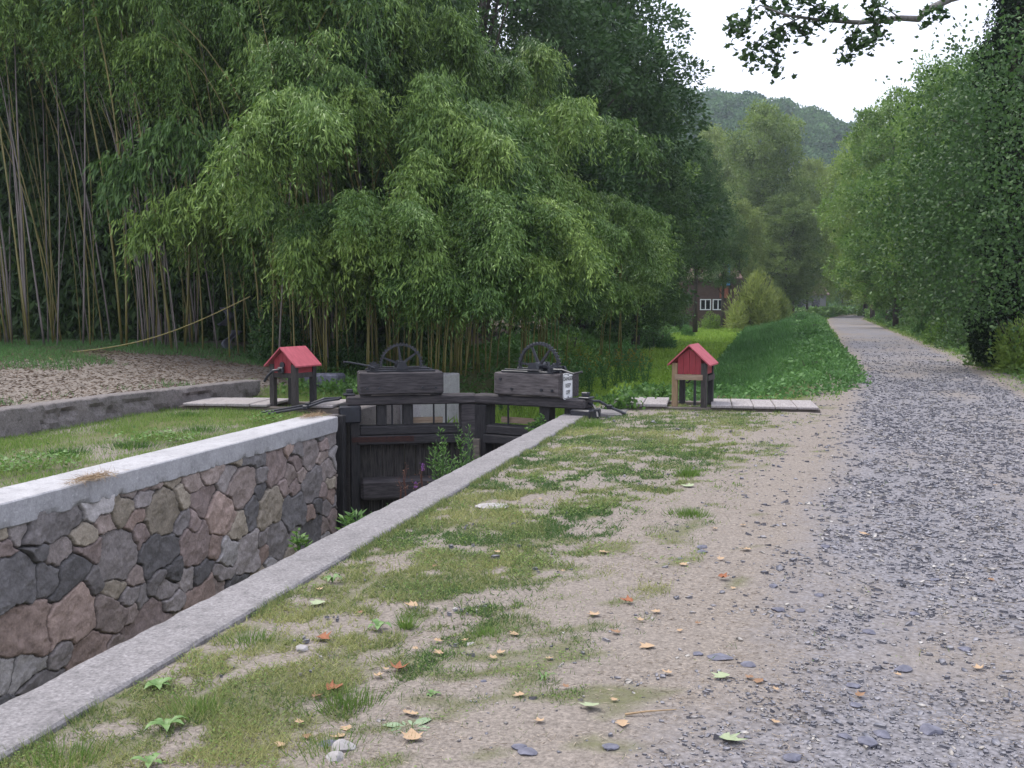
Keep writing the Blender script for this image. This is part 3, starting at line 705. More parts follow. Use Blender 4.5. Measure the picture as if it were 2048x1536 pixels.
# low broad-leaved turf plants (clover like) mixed in
def dens2(X, Y): return dens(X, Y) * sst(.42, .6, fbm(X * 2.2 + 7, Y * 2.2, 3, 90))
X, Y, Z = area_pts(260000, -2.7, 1.4, 1.8, 17.0, dens2); n = len(X)
Dv = np.stack([rng.normal(0, 1, n), rng.normal(0, 1, n), rng.uniform(-.1, .5, n)], -1); sd = np.stack([rng.normal(0, .3, n), rng.normal(0, .3, n), np.ones(n)], -1)
Dd = camdist(X, Y)
tag(link('clover', leaves('clover', np.stack([X, Y, Z + rng.uniform(.003, .028, n)], -1), Dv, rng.uniform(.007, .016, n) * np.clip(Dd / 5, 1, 2), rng.uniform(.005, .010, n) * np.clip(Dd / 5, 1, 2), rng.uniform(.1, .9, n), sd), M['lf_lawn']), 'small leaved clover and weeds creeping through the near turf', 'ground cover', kind='stuff')
n = 9000; Y = rng.uniform(2, 15, n); X = -2.69 + np.abs(rng.normal(0, .03, n)); k = fbm(Y * 2.5, Y * 0, 3, 19) > .44; X = X[k]; Y = Y[k]; n = len(X)
tag(link('grass', blades('edge_grass', np.stack([X, Y, ground_z(X, Y) - .01], -1), np.stack([rng.normal(-.5, .6, n), rng.normal(0, .5, n), np.ones(n)], -1), rng.uniform(.03, .085, n), .0045 * np.clip(Y / 4, 1, 2.5), rng.uniform(0, .8, n)), M['lf_grass']), 'fringe of grass blades leaning over the edge of the near coping', 'grass', kind='stuff')
# dry straw bits on the soil
X, Y, Z = area_pts(150000, -2.6, 3.4, 2.2, 14, lambda X, Y: np.clip(4 / camdist(X, Y), 0, 1) ** 1.5 * .95 * sst(.35, .6, fbm(X * 2, Y * 2, 3, 5))); n = len(X)
Dv = np.stack([rng.normal(0, 1, n), rng.normal(0, 1, n), rng.uniform(-.02, .12, n)], -1)
tag(link('dry_grass', blades('dry_grass', np.stack([X, Y, Z + .004 + .012 * (X > interp(Y, PY, PL) - .8)], -1), Dv, rng.uniform(.010, .042, n), np.full(n, .0028), rng.uniform(0, 1, n)), leafmat('straw_bits', (.10, .075, .055), (.50, .42, .33), .1, .1, .8, .1)), 'pale dry grass bits scattered over bare soil', 'dry grass', kind='stuff')
# far lawn between wall and retaining wall
def dl(X, Y): return sst(.2, .55, fbm(X * 1.5, Y * 1.5, 3, 66)) * .9 + .1
X, Y, Z = area_pts(70000, -9.1, -6.66, 5.5, 19.5, dl); n = len(X)
Dv = np.stack([rng.normal(0, .45, n), rng.normal(0, .45, n), np.ones(n)], -1)
k = ~((X > -6.72) & (Y > 14)); 
tag(link('grass', blades('lawn', np.stack([X, Y, Z - .005], -1)[k], Dv[k], (rng.uniform(.03, .085, n) * (.6 + .8 * fbm(X * 2, Y * 2, 2, 3)))[k], .0075, rng.uniform(0, 1, n)[k]), M['lf_lawn']), 'green lawn strip behind the white coping', 'grass', kind='stuff')
X, Y, Z = area_pts(9000, -8.9, -6.75, 6, 14, lambda X, Y: sst(.5, .62, fbm(X * 1.6 + 3, Y * .9, 3, 101)) * sst(-8.0, -7.2, X)); n = len(X)
Dv = np.stack([rng.normal(0, 1, n), rng.normal(0, 1, n), rng.uniform(0, .5, n)], -1)
tag(link('clover', leaves('lawn_weeds', np.stack([X, Y, Z + rng.uniform(.03, .10, n)], -1), Dv, .045, .04, rng.uniform(.4, 1, n), np.stack([rng.normal(0, .3, n), rng.normal(0, .3, n), np.ones(n)], -1)), M['lf_weed']), 'patches of broad leaved weeds in the far lawn', 'ground cover', kind='stuff')
# bank behind retaining wall: leaf litter + sparse grass
X, Y, Z = area_pts(60000, -20, -8.9, 6, 22, lambda X, Y: (X < interp(Y, [0, 10, 13, 16.5], [-8.6, -9.1, -9.15, -8.75]) - .35) * .8); n = len(X)
Dv = np.stack([rng.normal(0, 1, n), rng.normal(0, 1, n), rng.uniform(-.05, .3, n)], -1)
tag(link('leaf_litter', leaves('leaf_litter', np.stack([X, Y, Z + .012], -1), Dv, rng.uniform(.05, .11, n), rng.uniform(.009, .020, n), rng.random(n), None), leafmat('litter_leaf', (.07, .048, .034), (.19, .14, .10), .1, .1, .8, .2)), 'fallen dry bamboo leaves covering the bank', 'leaf litter', kind='stuff')
def db(X, Y): return sst(.47, .62, fbm(X * .55, Y * .55, 3, 50) + .12 * (X < -12.4) + .08 * (Y > 19.5)) * (X < interp(Y, [0, 10, 13, 16.5], [-8.6, -9.1, -9.15, -8.75]) - .35)
X, Y, Z = area_pts(120000, -20, -6.9, 7, 22.5, db); n = len(X)
Dv = np.stack([rng.normal(0, .5, n), rng.normal(0, .5, n), np.ones(n)], -1)
tag(link('grass', blades('bank_grass', np.stack([X, Y, Z], -1), Dv, rng.uniform(.04, .14, n), .012, rng.uniform(0, .9, n)), M['lf_bank']), 'sparse green grass patches on the raised bank below the bamboo', 'grass', kind='stuff')

# gravel chips
def dg(X, Y):
    g, _, _ = masks(X, Y); D = camdist(X, Y)
    return sst(.2, .95, g + (fbm(X * 5, Y * 5, 3, 12) - .5) * 1.4) * np.clip(3.6 / D, 0, 1) ** 1.6 * (1 - sst(24, 50, Y)) + .03 * (X > interp(Y, PY, PL) - .5) * np.clip(4 / D, 0, 1)
X, Y, Z = area_pts(1150000, -2.4, 5.5, 2.0, 52, dg); n = len(X); print('gravel', n)
Dd = camdist(X, Y)
sz = rng.lognormal(math.log(.0075), .5, n) * np.clip(Dd / 4.5, 1, 3.2); sz = np.minimum(sz, .035); K = 5
ang = np.sort(rng.uniform(0, 2 * math.pi, (n, K)), 1) * .5 + (np.arange(K) * 2 * math.pi / K)[None] * .8; rr_ = rng.uniform(.65, 1.15, (n, K)) * sz[:, None]; ell = rng.uniform(.5, .9, n)[:, None]; rot = rng.uniform(0, 6.28, n)[:, None]
px_ = np.cos(ang) * rr_; py_ = np.sin(ang) * rr_ * ell; qx = px_ * np.cos(rot) - py_ * np.sin(rot); qy = px_ * np.sin(rot) + py_ * np.cos(rot)
tlx = rng.normal(0, .18, n)[:, None]; tly = rng.normal(0, .18, n)[:, None]; th = (sz * rng.uniform(.25, .55, n))[:, None]
zt = Z[:, None] + .012 + th * .8 + qx * tlx + qy * tly
Vt = np.stack([X[:, None] + qx * .86, Y[:, None] + qy * .86, zt], -1); Vb = np.stack([X[:, None] + qx, Y[:, None] + qy, zt - th * 1.6 - .004], -1)
V = np.concatenate([Vt, Vb], 1).reshape(-1, 3); base = (np.arange(n) * 2 * K)[:, None]
faces = [np.stack([base[:, 0] + k, base[:, 0] + (k+1) % K, base[:, 0] + K + (k+1) % K, base[:, 0] + K + k], -1) for k in range(K)]
quads = np.concatenate(faces); top = base + np.arange(K)[None]
me = bpy.data.meshes.new('gravel'); me.vertices.add(len(V)); me.vertices.foreach_set('co', V.astype(np.float32).ravel())
li = np.concatenate([quads.ravel(), top.ravel()]).astype(np.int32); me.loops.add(len(li)); me.loops.foreach_set('vertex_index', li)
nq = len(quads); me.polygons.add(nq + n); me.polygons.foreach_set('loop_start', np.concatenate([np.arange(nq) * 4, nq * 4 + np.arange(n) * K]).astype(np.int32)); me.polygons.foreach_set('loop_total', np.concatenate([np.full(nq, 4), np.full(n, K)]).astype(np.int32))
at = me.attributes.new('tint', 'FLOAT', 'POINT'); at.data.foreach_set('value', np.repeat(rng.random(n), 2 * K).astype(np.float32)); me.update(); me.validate()
m, nt, b, o = nmat('slate_chips'); a = attr(nt, 'tint'); nt.links.new(ramp(nt, a.outputs['Fac'], [(0, (.14, .14, .16)), (.45, (.20, .197, .215)), (.8, (.27, .262, .28)), (.93, (.31, .285, .255)), (1, (.42, .40, .38))]), b.inputs['Base Color']); b.inputs['Roughness'].default_value = .75; b.inputs['Specular IOR Level'].default_value = .3
tag(link('gravel', me, m), 'loose blue grey slate chips on the towpath', 'gravel', kind='stuff')

# ------------------------------------------------------------------ bamboo
def bamboo_curve(H, reach, k, n=15):
    t = np.linspace(0, 1, n); a = t * k * math.pi / 2
    z = H * np.sin(a) / (math.sin(min(k, 1) * math.pi / 2)); x = reach * (1 - np.cos(a)) ** 1.15
    return np.stack([x, np.zeros(n), z], -1)
def bamboo_variant(H, reach, k, bare, nodes, seed, mat, leafL=.155, per=21, br=(.5, 1.25)):
    rg = np.random.default_rng(seed)
    C = bamboo_curve(H, reach, k); root = empty('bamboo')
    C[:, 1] += np.sin(np.linspace(0, 3, len(C))) * rg.uniform(-.15, .15)
    rad = [.020 * (1 - .85 * i / (len(C) - 1)) for i in range(len(C))]
    MB().tube(C.tolist(), rad, 6).build('culm', mat, root, smooth=True)
    P = []; D = []; T = []
    tt = bare + (1 - bare) * np.sqrt(rg.random(nodes)) if True else None
    for t in tt:
        f = t * (len(C) - 1); i = min(int(f), len(C) - 2); p = C[i] + (C[i+1] - C[i]) * (f - i)
        for q in range(3):
            az = rg.uniform(0, 2 * math.pi) if rg.random() < .5 else rg.normal(0, .9); Lb = rg.uniform(*br) * (1.05 - .35 * t) * (0.7 + .3 * H / 9) * rg.choice([.55, 1, 1.45]); dr = rg.uniform(.5, 1.6); up0 = rg.uniform(.1, .8); m_ = max(6, int(per * Lb * rg.uniform(.5, 1.5)))
            out = np.array([math.cos(az), math.sin(az), 0]); s = np.sort(rg.random(m_)) ** .75
            pts = p + out * (s ** .8 * Lb * .72)[:, None] + np.array([0, 0, 1.0]) * ((up0 * s - dr * s ** 2.0) * Lb)[:, None] + rg.normal(0, .045, (m_, 3))
            d = out * .4 + rg.normal(0, .36, (m_, 3)) + np.array([0, 0, -1.0]) * rg.uniform(.3, 1.6, (m_, 1))
            P.append(pts); D.append(d); T.append(rg.normal(.45, .26) + rg.normal(0, .16, m_) + .25 * (s - .5))
    P = np.concatenate(P); D = np.concatenate(D); T = np.concatenate(T); n = len(P)
    me = leaves('bamboo_leaves', P, D, rg.uniform(.75, 1.25, n) * leafL, rg.uniform(.8, 1.2, n) * leafL * .20, T)
    link('foliage', me, M['lf_bamboo'], root); return root
BV = {'tall': [bamboo_variant(10.5, 2.2, .85, .52, 110, 1, M['culm_y']), bamboo_variant(9.8, 1.2, .9, .50, 110, 2, M['culm_g'])],
      'lean': [bamboo_variant(9.2, 3.6, 1.05, .5, 110, 3, M['culm_y']), bamboo_variant(8.6, 3.0, 1.0, .46, 110, 4, M['culm_y'])],
      'arch': [bamboo_variant(h_, r_, k_, b_, 125, 50 + i_, M['culm_y'], per=23) for i_, (h_, r_, k_, b_) in enumerate([(6.8, 2.8, 1.35, .40), (6.2, 2.2, 1.55, .42), (5.6, 2.4, 1.4, .35), (6.5, 1.8, 1.5, .45), (5.9, 3.1, 1.3, .38), (6.6, 2.3, 1.6, .40)])],
      'low': [bamboo_variant(3.6, 1.8, 1.35, .25, 100, 7, M['culm_y'], per=22), bamboo_variant(3.3, 1.3, 1.5, .3, 100, 77, M['culm_y'], per=22)],
      'bare': [bamboo_variant(7.0, 1.6, .9, .8, 18, 9, M['culm_g'], per=8), bamboo_variant(7.6, 2.6, .95, .82, 20, 10, M['culm_y'], per=8)]}
protos = [o for v in BV.values() for o in v]; used = set()
LB = {'tall': 'tall leafy bamboo stem standing in the dense grove', 'lean': 'tall bamboo stem leaning with leafy top in the grove', 'arch': 'bamboo arching over with a bright drooping leafy plume', 'low': 'short bushy bamboo drooping low at the grove edge', 'bare': 'thin bare lower bamboo stem at the grove front edge'}
GR = {'tall': 'tall bamboo stems in the grove', 'lean': 'leaning bamboo stems in the grove', 'arch': 'arching bamboo plumes over the canal edge', 'low': 'low bamboo at the grove edge', 'bare': 'bare bamboo stems at the grove front'}
def put_bamboo(kind, x, y, rz, s=1.0, sx=1.0, sz=1.0, z=None):
    v = random.choice(BV[kind]); 
    if v.name not in used: used.add(v.name); o = v
    else: o = copy_tree(v)
    o.location = (x, y, float(ground_z(x, y)) - .05 if z is None else z); o.rotation_euler = (random.uniform(-.03, .03), random.uniform(-.03, .03), rz); o.scale = (s * sx, s * sx, s * sz)
    tag(o, LB[kind], 'bamboo', GR[kind]); return o
def front_y(px):   # front base line of the grove
    pass
FL = [(-30, 20.5), (-24, 20), (-19.5, 19.6), (-16.6, 19.55), (-13.9, 20.2), (-10.2, 19.4), (-8.8, 20.0), (-7.9, 23.4), (-7.4, 28.8), (-7.6, 33)]
def along(t):
    t = t * (len(FL) - 1); i = min(int(t), len(FL) - 2); f = t - i; return Vector(FL[i]) * (1 - f) + Vector(FL[i+1]) * f
TOL = math.pi  # towards -x
# left section: bare stems leaning to the left
for k in range(150):
    t = random.uniform(.14, .64); p = along(t); dd = random.random() ** 1.5 * 3.2
    x = p.x + random.uniform(-.4, .4); y = p.y + dd + random.uniform(-.2, .3)
    kind = random.choices(['bare', 'tall', 'lean'], [.84, .15, .01])[0]
    rz = R(180) + random.uniform(-.9, .7) if t < .5 or random.random() < .7 else random.uniform(-.8, .8)
    o = put_bamboo(kind, x, y, rz, random.uniform(.85, 1.1), random.uniform(.45, 1.5), random.uniform(.9, 1.15)); o.rotation_euler = (random.gauss(0, .05), random.gauss(-.03, .07) if math.cos(rz) > 0 else random.gauss(.03, .07), rz)
# behind, tall ones
for k in range(38):
    t = random.uniform(0, 1); p = along(t); dd = random.uniform(2.5, 8)
    nv = Vector((0, 1)) if t < .68 else Vector((-1, .25)).normalized()
    x = p.x + nv.x * dd; y = p.y + nv.y * dd
    put_bamboo(random.choice(['tall', 'lean', 'tall']), x, y, random.uniform(0, 6.28), random.uniform(.95, 1.25))
# plumes at chosen places (photo pixel of the plume's crown, distance)
plumes = [(340, 60, 22, 'lean'), (190, 40, 21, 'lean'), (60, 30, 20, 'lean'), (470, 90, 22, 'lean'), (560, 150, 21.5, 'lean'), (640, 120, 22, 'lean'), (730, 170, 21.5, 'lean'), (560, 30, 24, 'tall'), (800, 60, 25, 'tall'),
          (820, 200, 21.5, 'arch'), (900, 140, 23.5, 'arch'), (690, 250, 21, 'arch'), (610, 190, 20.5, 'arch'), (610, 240, 20.5, 'arch'), (900, 250, 22, 'arch'), (980, 210, 23, 'arch'), (1060, 200, 24.5, 'arch'), (1120, 260, 25, 'arch'),
          (870, 300, 21, 'arch'), (950, 340, 21.5, 'arch'), (1040, 330, 23, 'arch'), (1130, 340, 25, 'arch'), (1180, 400, 26, 'arch'), (1230, 440, 27, 'arch'), (1080, 410, 22.5, 'arch'), (990, 420, 21, 'arch'), (880, 400, 20.5, 'arch'),
          (800, 420, 20, 'arch'), (720, 360, 20, 'arch'), (1150, 480, 24, 'arch'), (1260, 520, 28, 'arch'), (1040, 500, 21, 'low'), (930, 500, 20, 'low'), (1120, 560, 25, 'low'), (1240, 580, 28, 'low'), (940, 440, 19.6, 'arch'), (1050, 450, 20.3, 'arch'), (860, 470, 19.6, 'low'), (1000, 510, 19.8, 'low'), (1090, 520, 20.8, 'low'), (930, 540, 19.3, 'low'), (760, 500, 20.2, 'low'), (820, 560, 20.0, 'low'), (980, 580, 20.5, 'low'), (1060, 590, 22, 'low'), (880, 590, 19.6, 'low'), (680, 480, 20.4, 'low'), (620, 440, 20.6, 'low'), (1130, 600, 24, 'low'),  (860, 500, 19.8, 'low'), (1290, 540, 31, 'low'),
          (1000, 120, 27, 'lean'), (1080, 90, 29, 'lean'), (930, 60, 26, 'lean'), (700, 60, 23.5, 'lean'), (400, 120, 20.5, 'lean'), (280, 90, 20.5, 'lean')]
def plume(px, py, D, kind):
    a = dp(px, py, D); 
    if px < 480: rz = R(200) + random.uniform(-.5, .5)
    elif px < 760: rz = R(270) + random.uniform(-.7, .7)
    else: rz = R(-62) + random.uniform(-.55, .6)
    v = BV[kind][0]
    Hn = {'tall': 10.3, 'lean': 9.0, 'arch': 6.4, 'low': 3.6}[kind]; rn = {'tall': 1.5, 'lean': 2.4, 'arch': 2.0, 'low': 1.3}[kind]
    gz = .3; sz = (a.z - gz + .2) / Hn; sx = min(1.25, max(.7, sz ** .5))
    x = a.x - math.cos(rz) * rn * sx; y = a.y - math.sin(rz) * rn * sx
    put_bamboo(kind, x, y, rz, 1, sx, max(.55, sz), z=gz - .1)
for q in plumes:
    if q[0] < 480: q = (q[0], q[1], q[2] + 2.6, q[3])
    plume(*q)
    for r_ in range(0 if q[0] < 480 else 1 if q[3] != 'low' else 1):
        plume(q[0] + random.uniform(-55, 55), q[1] + random.uniform(-25, 60), q[2] + random.uniform(.2, 1.5), q[3])
for k in range(12):      # low fill under the right part
    t = random.uniform(.66, 1); p = along(t); put_bamboo('low', p.x - random.uniform(.2, 2.5), p.y + random.uniform(0, 1.5), R(-60) + random.uniform(-1, 1), random.uniform(.6, 1.1))
for k in range(16):      # leafy low bamboo among the shaded stems
    t = random.uniform(.52, .8); p = along(t); put_bamboo('low', p.x + random.uniform(-.5, .5), p.y + random.uniform(.6, 2.2), random.uniform(0, 6.28), random.uniform(.8, 1.3), 1, random.uniform(.8, 1.5))
for o in protos:
    if o.name not in used:
        for ch in list(o.children): bpy.data.objects.remove(ch)
        bpy.data.objects.remove(o)
# heart of the thicket: one mass, its shade put into darker leaf colour
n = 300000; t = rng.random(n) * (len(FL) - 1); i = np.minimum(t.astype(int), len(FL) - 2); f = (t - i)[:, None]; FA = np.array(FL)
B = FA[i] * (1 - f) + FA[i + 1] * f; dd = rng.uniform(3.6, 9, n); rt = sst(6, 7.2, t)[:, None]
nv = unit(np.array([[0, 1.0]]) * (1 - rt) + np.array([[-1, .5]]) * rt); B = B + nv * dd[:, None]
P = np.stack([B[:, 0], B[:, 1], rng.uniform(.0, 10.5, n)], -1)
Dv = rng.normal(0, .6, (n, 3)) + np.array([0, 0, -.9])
tag(link('bamboo_thicket', leaves('thicket', P, Dv, rng.uniform(.25, .45, n), rng.uniform(.06, .12, n), rng.uniform(0, .5, n)), M['lf_dark']), 'inner mass of bamboo leaves deep in the grove, coloured dark for its shade', 'bamboo thicket', kind='stuff')

# fallen long culm, stump, tarp, stick
a = dp(130, 706, 20.6); b_ = dp(500, 593, 19.4)
fc = empty('fallen_bamboo_pole', a, 0, 'long yellow bamboo pole leaning low across the front of the grove', 'bamboo pole')
pts = [Vector((0, 0, 0)).lerp(b_ - a, s) + Vector((0, 0, -.22 * math.sin(math.pi * s))) for s in [k / 10 for k in range(11)]]
MB().tube(pts, [.016 - .0008 * k for k in range(11)], 8).build('culm', M['culm_y'], fc, True)
nn_ = MB()
for k in range(1, 10): nn_.tube([pts[k] - (pts[k] - pts[k-1]).normalized() * .008, pts[k] + (pts[k] - pts[k-1]).normalized() * .008], .018 - .0008 * k, 8)
nn_.build('node_ring', M['culm_g'], fc)
s_ = gp(310, 690, .6); o = MB().tube([(0, 0, -.1), (.01, 0, .4), (.0, .01, .72), (.02, 0, .75)], [.075, .07, .075, .06], 9).build('broken_stump', M['culm_g'], smooth=True); o.location = (s_.x, s_.y + .2, .6)
tag(o, 'short thick grey broken stump at the front of the bamboo stems', 'stump')
# tarp: crumpled cloth hanging between stems
def cloth(name, w, h, seed, mat):
    nx, nz = 18, 30; V = []
    for j in range(nz):
        for i in range(nx):
            u, v = i / (nx-1), j / (nz-1); ww = w * (.55 + .6 * vnoise(np.array(v * 3.), np.array(seed * 1.), seed))
            V.append(((u - .5) * ww + .12 * math.sin(v * 5 + seed), .09 * math.sin(u * 9 + v * 4) + .06 * float(fbm(np.array(u * 5.), np.array(v * 6.), 2, seed)), v * h))
    Fc = [[j*nx+i, j*nx+i+1, (j+1)*nx+i+1, (j+1)*nx+i] for j in range(nz-1) for i in range(nx-1)]
    me = bpy.data.meshes.new(name); me.from_pydata(V, [], Fc); me.polygons.foreach_set('use_smooth', [True] * len(Fc)); o = link(name, me, mat)
    md = o.modifiers.new('s', 'SOLIDIFY'); md.thickness = .006; return o
s_ = gp(450, 700, .55); o = cloth('tarp', .30, .52, 3, M['tarp']); o.location = (s_.x + .12, s_.y, .50); o.rotation_euler = (0, R(6), R(10)); tag(o, 'crumpled grey blue cloth lying at the foot of the bamboo', 'cloth')
o = cloth('tarp', .26, .42, 5, M['tarp']); o.location = (s_.x - .04, s_.y + .05, 1.10); o.rotation_euler = (0, R(8), R(-8)); tag(o, 'grey blue cloth scrap caught on bamboo stems above the other', 'cloth')
s_ = gp(80, 707, .6); e_ = gp(104, 722, .6); o = MB().tube([(0, 0, .02), (e_ - s_) + Vector((0, 0, .02))], .018, 6).build('stick', M['straw']); o.location = s_; tag(o, 'pale peeled stick lying on the grass bank at far left', 'stick')

# ------------------------------------------------------------------ shrubs / weeds / trees
def shrub_variant(name, n, w, h, L, W, mat, seed, spiky=.3, stems=12, down=0.0):
    rg = np.random.default_rng(seed); root = empty(name)
    u = unit(rg.normal(size=(n, 3))); lob = rg.integers(0, 16, n); lc = unit(rg.normal(size=(16, 3))) * rg.uniform(.3, .75, (16, 1)); lc[:, 2] = np.abs(lc[:, 2]); lr = rg.uniform(.28, .5, 16)
    P = lc[lob] + u * (lr[lob] * rg.random(n) ** .3)[:, None]; P[:, 2] = np.abs(P[:, 2])
    P *= np.array([w / 2, w / 2, h]); D = u + rg.normal(0, .5, (n, 3)) + np.array([0, 0, spiky - down])
    tn = .45 + rg.normal(0, .2, n) + (lob % 5 - 2) * .06
    link('foliage', leaves(name + '_leaves', P, D, rg.uniform(.7, 1.3, n) * L, rg.uniform(.7, 1.2, n) * W, tn), mat, root)
    st_ = MB()
    for k in range(stems):
        az = rg.uniform(0, 6.28); r_ = rg.uniform(.2, .7) * w / 2; st_.tube([(0, 0, 0), (math.cos(az) * r_ * .4, math.sin(az) * r_ * .4, h * .35), (math.cos(az) * r_, math.sin(az) * r_, h * .8)], [.02 * w, .012 * w, .004 * w], 5)
    st_.build('stem', M['bark'], root); return root
def tree_variant(name, seed, H, cw, c0, nl, L, mat, lobes=34, trunk_r=.22, shape='round', bark='bark'):
    """crown from height c0 to H, width cw"""
    rg = np.random.default_rng(seed); root = empty(name); tk = MB()
    tk.tube([(0, 0, -.3), (.05, .02, H * .2), (-.1, .1, H * .45), (.1, 0, H * .7), (.1, .1, H * .9)], [trunk_r * 1.25, trunk_r, trunk_r * .75, trunk_r * .4, trunk_r * .12], 9)
    lc = []; lr = []
    for k in range(lobes):
        z = c0 + (H - c0) * ((k + .5) / lobes); q = (z - c0) / (H - c0)
        prof = math.sin(math.pi * min(1, (q * .86 + .12))) ** .6
        r_ = cw / 2 * prof * rg.uniform(.25, .88); az = k * 2.4 + rg.uniform(-.4, .4)
        lc.append((math.cos(az) * r_, math.sin(az) * r_, z)); lr.append(cw * rg.uniform(.115, .20) * (.75 + .4 * prof))
    lc = np.array(lc); lr = np.array(lr)
    for k in range(0, lobes, 2):
        b0 = np.array([0, 0, max(H * .15, lc[k][2] * .72 - .3)]); tk.tube([b0, (b0 + lc[k]) / 2 + np.array([0, 0, .02 * H]), lc[k]], [trunk_r * .35, trunk_r * .2, trunk_r * .05], 5)
    tk.build('trunk', M[bark], root, True)
    lob = rg.choice(lobes, nl, p=lr ** 2 / (lr ** 2).sum()); u = unit(rg.normal(size=(nl, 3)))
    # twig clusters on each lobe
    ncl = 46; cl = rg.integers(0, ncl, nl); cu = unit(rg.normal(size=(lobes * ncl, 3))); cu[:, 2] = np.where(cu[:, 2] < -.5, -cu[:, 2], cu[:, 2]); cr = rg.uniform(.5, 1.15, lobes * ncl)
    ci = lob * ncl + cl
    P = lc[lob] + cu[ci] * (cr[ci] * lr[lob])[:, None] * np.array([1, 1, .8]) + u * (rg.random(nl) ** .5 * lr[lob] * .22)[:, None]
    D = cu[ci] * .7 + u * .8 + np.array([0, 0, -.25])
    tn = .45 + rg.normal(0, .17, nl) + (ci % 7 - 3) * .04 + (lob % 5 - 2) * .085
    link('crown', leaves(name + '_leaves', P, D, rg.uniform(.7, 1.3, nl) * L, rg.uniform(.7, 1.2, nl) * L * .62, tn, rg.normal(size=(nl, 3)) + cu[ci] * 1.0), mat, root)
    return root
first = set()
def put(v, x, y, z, rz, s, label, cat, group=None, sz=None):
    if v.name not in first: first.add(v.name); o = v
    else: o = copy_tree(v)
    o.location = (x, y, z); o.rotation_euler = (0, 0, rz); o.scale = (s, s, sz or s); tag(o, label, cat, group)
    if 'group' in o.keys() and not group: del o['group']
    return o
TA = tree_variant('tree', 21, 15, 9, 2.0, 46000, .20, M['lf_mid'])
TB = tree_variant('tree', 22, 17, 10, 1.5, 48000, .20, M['lf_mid'], 40)
TD = tree_variant('tree', 23, 14, 8.5, .8, 52000, .155, M['lf_dark'], 36)
TE = tree_variant('tree', 24, 12, 8, .6, 50000, .15, M['lf_dark'], 36)
TC = tree_variant('tree', 26, 14, 8.5, 4.6, 50000, .155, M['lf_dark'], 36)
TY = tree_variant('tree', 25, 20, 12, 2.5, 40000, .30, M['lf_yel'], 44)
def pt(v, H0, px, top, D, label, s=None, gz=0, wide=1.0, group=None):
    a = dp(px, top, D); sz = (a.z - gz) / H0; s = (s or sz)
    return put(v, a.x, a.y, gz, random.uniform(0, 6.28), s * wide, label, 'tree', group, sz)
pt(TB, 17, 1690, 455, 170, 'tree standing beyond the bend of the towpath')
pt(TA, 15, 1640, 480, 160, 'tree above the pale far house')
pt(TB, 17, 1740, 440, 165, 'tree beyond the bend nearer the right row')
# back left dark trees above / behind the bamboo
pt(TD, 14, 1130, -160, 44, 'tall dark tree rising behind the bamboo up past the top of the picture')
pt(TE, 12, 1165, -60, 47, 'dark tree with loose twiggy top at the left rim of the open sky')
pt(TD, 14, 1228, 95, 52, 'dark tree whose feathery top juts into the sky just left of the hill', wide=.9)
pt(TE, 12, 960, -200, 40, 'tall dark tree behind the middle of the bamboo grove')
pt(TD, 14, 700, -230, 42, 'tall dark tree behind the bamboo left of the middle')
pt(TE, 12, 420, -230, 40, 'tall dark tree behind the bamboo above the far paddle house')
pt(TD, 14, 120, -230, 38, 'tall dark tree behind the bamboo at the upper left corner')
pt(TE, 12, 1275, 290, 46, 'bushy dark tree on the left canal bank just right of the bamboo plumes', wide=1.0)
pt(TC, 14, 1395, 300, 66, 'rounded dark green tree in front of the brown house', wide=.75)
pt(TE, 12, 1315, 380, 58, 'lower dark tree hanging over the left canal bank', wide=.9)
pt(TA, 15, 1250, 180, 60, 'mid green tree between the bamboo and the dark canal trees')
pt(TC, 14, 1448, 425, 84, 'small dark tree shading the roof of the brown house', wide=.85)
# centre
pt(TY, 20, 1530, 225, 118, 'tall yellowish green tree in the middle distance below the hill', wide=.9)
pt(TY, 20, 1430, 270, 130, 'yellowish green tree partly hidden behind the rounded dark tree', wide=.8)
pt(TY, 20, 1620, 330, 135, 'pale yellow green tree right of the tallest yellowish tree', wide=.7)
pt(TY, 20, 1575, 400, 112, 'lower mid green tree above the far end of the canal', wide=1.1)
pt(TY, 20, 1480, 410, 100, 'mid green tree behind the feathery yellow shrub', wide=.9)
pt(TB, 17, 1590, 430, 128, 'mid green tree where the towpath bends out of sight')
# right side row, each nearer than the one before
pt(TB, 17, 1755, 235, 96, 'mid green tree farthest along the right side of the towpath', wide=.8)
pt(TA, 15, 1790, 205, 78, 'light green tree second farthest on the right side of the towpath', wide=.9)
pt(TB, 17, 1880, 150, 62, 'tall light green tree right of the towpath below the hanging branch', wide=.85)
pt(TA, 15, 1800, 330, 66, 'lower bushy tree leaning towards the right edge of the towpath', wide=1.1)
pt(TD, 14, 2000, 120, 46, 'dark tree just left of the ivy covered trunk', wide=.75)
pt(TE, 12, 1900, 330, 50, 'low dark tree overhanging the right verge', wide=.8)
pt(TB, 17, 1800, 420, 84, 'low spreading tree beside the far right bend of the towpath', wide=1.0)
pt(TA, 15, 2170, -60, 50, 'tree at the right edge of the picture behind the ivy covered trunk')
pt(TD, 14, 1960, 240, 40, 'dark bushy tree filling the right verge near the picture edge', wide=.8)
# more trees behind the row so no gaps show (beyond them)
for k, (px, top, D, lb) in enumerate([(1740, 290, 120, 'tree behind the right row near the hill foot'), (1860, 240, 105, 'tree behind the right row seen between two nearer crowns'), (1960, 120, 90, 'tree behind the dark trees at the right'), (1340, 330, 100, 'tree behind the left canal trees')]):
    pt(TB, 17, px, top, D, lb)
